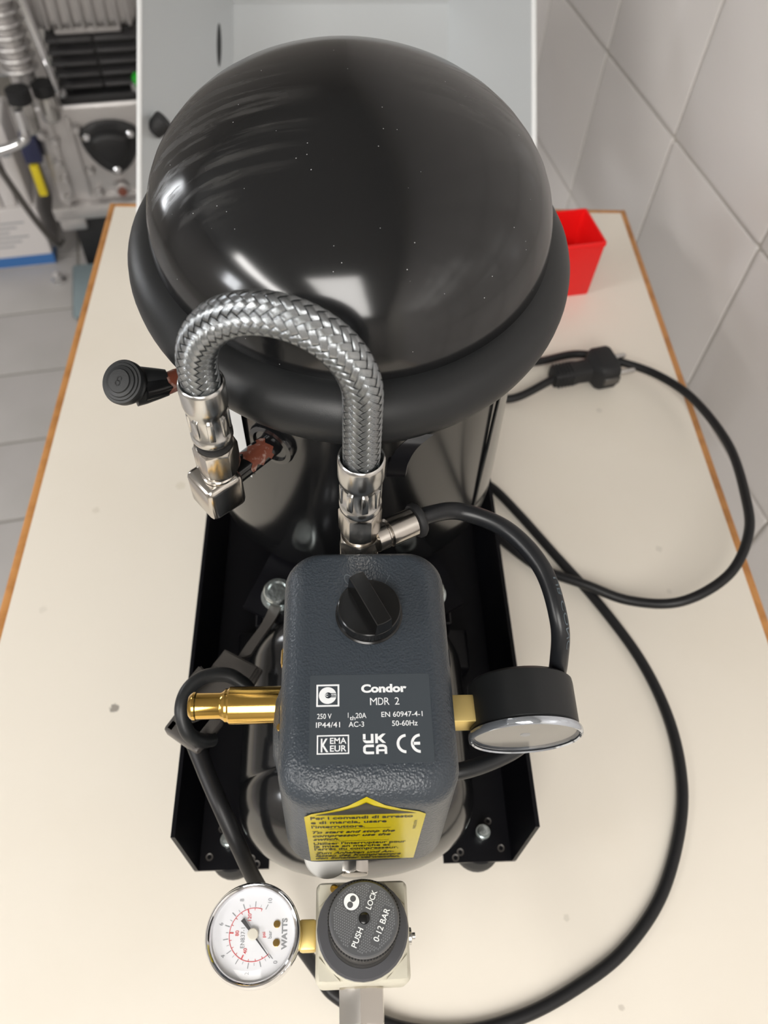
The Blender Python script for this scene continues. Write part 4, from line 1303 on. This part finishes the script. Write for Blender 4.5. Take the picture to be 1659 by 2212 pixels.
# ------------------------------------------------------------------ second machine on the floor, far left: piston pump block
UF = 1.72
def mp(v, u, z): return room(v=v, u=u, z=z)
mach = empty('piston_compressor', room(1.86, -.19, FLOOR_Z), 'silver and black finned piston compressor standing on the floor beyond the table', 'compressor')
def mbox(bm, v0, v1, u0, u1, z0, z1, bev=.004, seg=2):
    box(bm, room((u0 + u1) / 2, (v0 + v1) / 2, (z0 + z1) / 2), (v1 - v0, u1 - u0, z1 - z0), ROOM_ROT, bev, seg)
def mpart(name, m, v0, v1, u0, u1, z0, z1, parent=None, bev=.004, seg=2):
    bm = bm_new(); mbox(bm, v0, v1, u0, u1, z0, z1, bev, seg); return link(name, bm, m, parent or mach)
FR = -D_                                            # towards the viewer
mpart('base_box', M['cast_black'], -.318, -.02, 1.715, 2.02, FLOOR_Z, -.640, None, .006)
sk = mpart('skid_foot', M['teal'], -.352, -.16, 1.52, 1.712, FLOOR_Z, -.768, None, .008)
bm = bm_new(); lathe(bm, [(0, 0), (.016, 0), (.016, .006), (.011, .010), (.011, .020), (0, .022)], room(1.668, -.386, FLOOR_Z), seg=20); link('floor_bolt', bm, M['chrome'], mach)
cc = mpart('crankcase', M['cast'], -.335, -.03, UF, 2.0, -.612, -.383, None, .014, 3)
mpart('base_flange', M['cast'], -.352, -.02, UF - .022, 2.01, -.640, -.606, cc, .005)
mpart('flange_pad', M['cast'], -.345, -.286, UF - .020, UF + .06, -.668, -.636, cc, .006)
for (v, z, w_, h_) in ((-.262, -.50, .010, .19), (-.300, -.50, .008, .20), (-.185, -.595, .13, .010)):
    mpart('cast_rib', M['cast'], v - w_ / 2, v + w_ / 2, UF - .008, UF + .01, z - h_ / 2, z + h_ / 2, cc, .003)
for (v, z) in ((-.322, -.44), (-.300, -.455), (-.308, -.505), (-.305, -.545), (-.310, -.590), (-.245, -.53), (-.240, -.585), (-.250, -.432), (-.095, -.418)):
    bm = bm_new(); lathe(bm, [(0, 0), (.010, 0), (.010, .010), (.007, .014), (0, .014)], room(UF - .002, v, z), FR, 16); link('boss', bm, M['cast'], cc)
# triangular bearing cover
bm = bm_new()
pts = []
for (a, r) in ((150, .072), (30, .072), (270, .072)):
    ca, cz = .052 * cos(radians(a)), .052 * sin(radians(a))
    for k in range(7):
        q = radians(a - 50 + 100 * k / 6); pts.append((ca + .016 * cos(q), cz + .016 * sin(q)))
pts = pts[:7][::1] + pts[14:21] + pts[7:14]
def bul(pts):
    out = []
    for (p, q) in zip(pts, pts[1:] + pts[:1]):
        out.append(p)
        if hypot(p[0] - q[0], p[1] - q[1]) > .03:
            for k in range(1, 6):
                t = k / 6; m_ = (p[0] + (q[0] - p[0]) * t, p[1] + (q[1] - p[1]) * t); r = hypot(*m_) or 1; g = 1 + .30 * sin(pi * t)
                out.append((m_[0] * g, m_[1] * g))
    return out
tri = bul(pts)
cv, cz_ = -.186, -.474
def tl(k, d): return [room(UF - d, cv + x * k, cz_ + z * k) for x, z in tri]
skin_loops(bm, [tl(1, 0), tl(1, .010), tl(.93, .014), tl(.70, .015), tl(.62, .026), tl(.50, .030)])
bc_ = link('bearing_cover', bm, M['cast_black'], mach, 40)
for a in (150, 30, 270):
    bm = bm_new(); lathe(bm, [(0, 0), (.0085, 0), (.0085, .006), (.005, .009), (0, .009)], room(UF - .013, cv + .053 * cos(radians(a)), cz_ + .053 * sin(radians(a))), FR, 16); link('bolt', bm, M['chrome'], bc_)
bm = bm_new(); lathe(bm, [(.016, 0), (.016, .006), (.010, .008)], room(UF - .006, -.187, -.580), FR, 24); dpl = link('plug_ring', bm, M['cast'], mach)
bm = bm_new(); hexnut(bm, .019, 0, .016, room(UF - .006, -.187, -.580), FR); link('drain_plug', bm, M['copper'], dpl, 25)
# finned black cylinder
cyo = mpart('cylinder', M['cast_black'], -.245, -.095, 1.745, 1.94, -.385, -.250, None, .006)
mpart('cylinder_foot', M['cast_black'], -.268, -.075, UF + .004, 1.95, -.392, -.368, cyo, .008)
for k in range(5):
    z = -.350 + k * .022
    mpart('cooling_fin', M['fin_black'], -.262, -.172, 1.722, 1.955, z - .0035, z + .0035, cyo, .002, 1)
    mpart('cooling_fin', M['fin_black'], -.168, -.085, 1.722, 1.955, z - .0035, z + .0035, cyo, .002, 1)
for v in (-.258, -.108):
    bm = bm_new(); lathe(bm, [(0, 0), (.012, 0), (.012, .007), (.008, .012), (0, .012)], room(UF + .010, v, -.362), -D_ + V((0, 0, .9)), 16); link('bolt', bm, M['chrome'], cyo)
# silver head with upright ribs
hd = mpart('cylinder_head', M['cast'], -.282, -.078, 1.725, 1.96, -.246, -.125, None, .022, 4)
for k in range(9):
    v = -.268 + k * .022
    mpart('head_rib', M['cast'], v - .004, v + .004, 1.712, 1.74, -.238, -.120, hd, .003, 1)
mpart('gasket_plate', M['cast'], -.240, -.112, 1.735, 1.95, -.256, -.244, hd, .002, 1)
bm = bm_new(); lathe(bm, [(0, 0), (.012, 0), (.013, .004), (.010, .014), (0, .016)], room(1.715, -.0985, -.336), FR, 18); link('green_valve', bm, M['green'], mach)
# ribbed copper-grey cooling tube on the left
cyt = None
bm = bm_new(); cyl(bm, .024, -.335, -.13, room(1.72, -.322, 0)); cyt = link('cooling_tube', bm, M['cast'], mach)
for k in range(8):
    bm = bm_new(); z = -.300 + k * .021
    lathe(bm, [(.022, z - .0045), (.035, z - .003), (.0365, z), (.035, z + .003), (.022, z + .0045)], room(1.72, -.322, 0), (0, 0, 1), 28); link('cooling_ring', bm, M['cast'], cyt)
bm = bm_new(); tube(bm, catmull([room(1.70, -.278, -.16), room(1.69, -.268, -.235), room(1.69, -.262, -.31), room(1.70, -.262, -.345)], 8), .0075, 12); link('delivery_pipe', bm, M['chrome'], mach)
# filter bowls and chromed handle
for (v, u, z0, z1, r) in ((-.330, 1.66, -.400, -.335, .022), (-.288, 1.70, -.400, -.345, .020)):
    bm = bm_new(); lathe(bm, [(0, z0), (r * .85, z0), (r, z0 + .008), (r, z1), (r * .9, z1 + .004), (0, z1 + .004)], room(u, v, 0), seg=24); fbw = link('filter_bowl', bm, M['steel'], mach)
    bm = bm_new(); lathe(bm, [(r * 1.08, z1 - .004), (r * 1.08, z1 + .020), (0, z1 + .022)], room(u, v, 0), seg=24); link('filter_head', bm, M['rubber_dull'], fbw)
bm = bm_new(); tube(bm, catmull([room(1.60, -.46, -.428), room(1.60, -.395, -.405), room(1.60, -.350, -.392), room(1.605, -.332, -.378), room(1.61, -.330, -.33)], 8), .0095, 14); link('chromed_handle', bm, M['chrome'], mach)
bm = bm_new(); tube(bm, catmull([room(1.62, -.425, -.36), room(1.61, -.415, -.40), room(1.60, -.395, -.47), room(1.60, -.372, -.56), room(1.62, -.352, -.64), room(1.66, -.345, -.66)], 8), .007, 12); link('drain_hose', bm, M['grey_plastic'], mach)
mpart('navy_block', M['navy'], -.372, -.335, 1.70, 1.745, -.495, -.440, None, .004)
mpart('yellow_tag', M['tag_yellow'], -.366, -.348, 1.695, 1.715, -.570, -.497, None, .003)

# ------------------------------------------------------------------ white cartons on the floor, far left
ct = empty('carton', room(1.84, -.505, FLOOR_Z), 'white carton with a blue stripe along its foot, on the floor at left', 'carton')
bm = bm_new(); mbox(bm, -.640, -.392, 1.735, 1.96, FLOOR_Z, -.620, .003, 1); cb = link('carton_body', bm, M['carton'], ct)
bm = bm_new(); mbox(bm, -.6405, -.3915, 1.7345, 1.80, FLOOR_Z + .004, FLOOR_Z + .034, .001, 1); link('blue_stripe', bm, M['blue'], ct)
for k in range(6):
    bm = bm_new(); z = -.655 - k * .0125; mbox(bm, -.60, -.43 - .02 * (k % 3), 1.7343, 1.736, z - .002, z + .002, .0003, 1); link('printed_line', bm, M['print_grey'], ct)
pk = []
for k, (v, z1) in enumerate(((-.415, -.425), (-.447, -.43), (-.479, -.42), (-.511, -.425))):
    lab_ = ['white upright packet on the carton, nearest the piston compressor', 'second white upright packet from the piston compressor, on the carton', 'third white upright packet from the piston compressor, on the carton', 'white upright packet on the carton, farthest from the piston compressor'][k]
    t = empty('packet', room(1.80, v, -.62), lab_, 'packet', 'white packets standing on the carton')
    bm = bm_new(); mbox(bm, v - .0145, v + .0145, 1.745, 1.86, -.62, z1, .004, 2); link('packet_body', bm, M['carton'], t)
    bm = bm_new(); mbox(bm, v - .010, v + .010, 1.7438, 1.75, -.500, -.470, .0008, 1); link('printed_band', bm, M['blue'] if k == 1 else M['print_grey'], t)
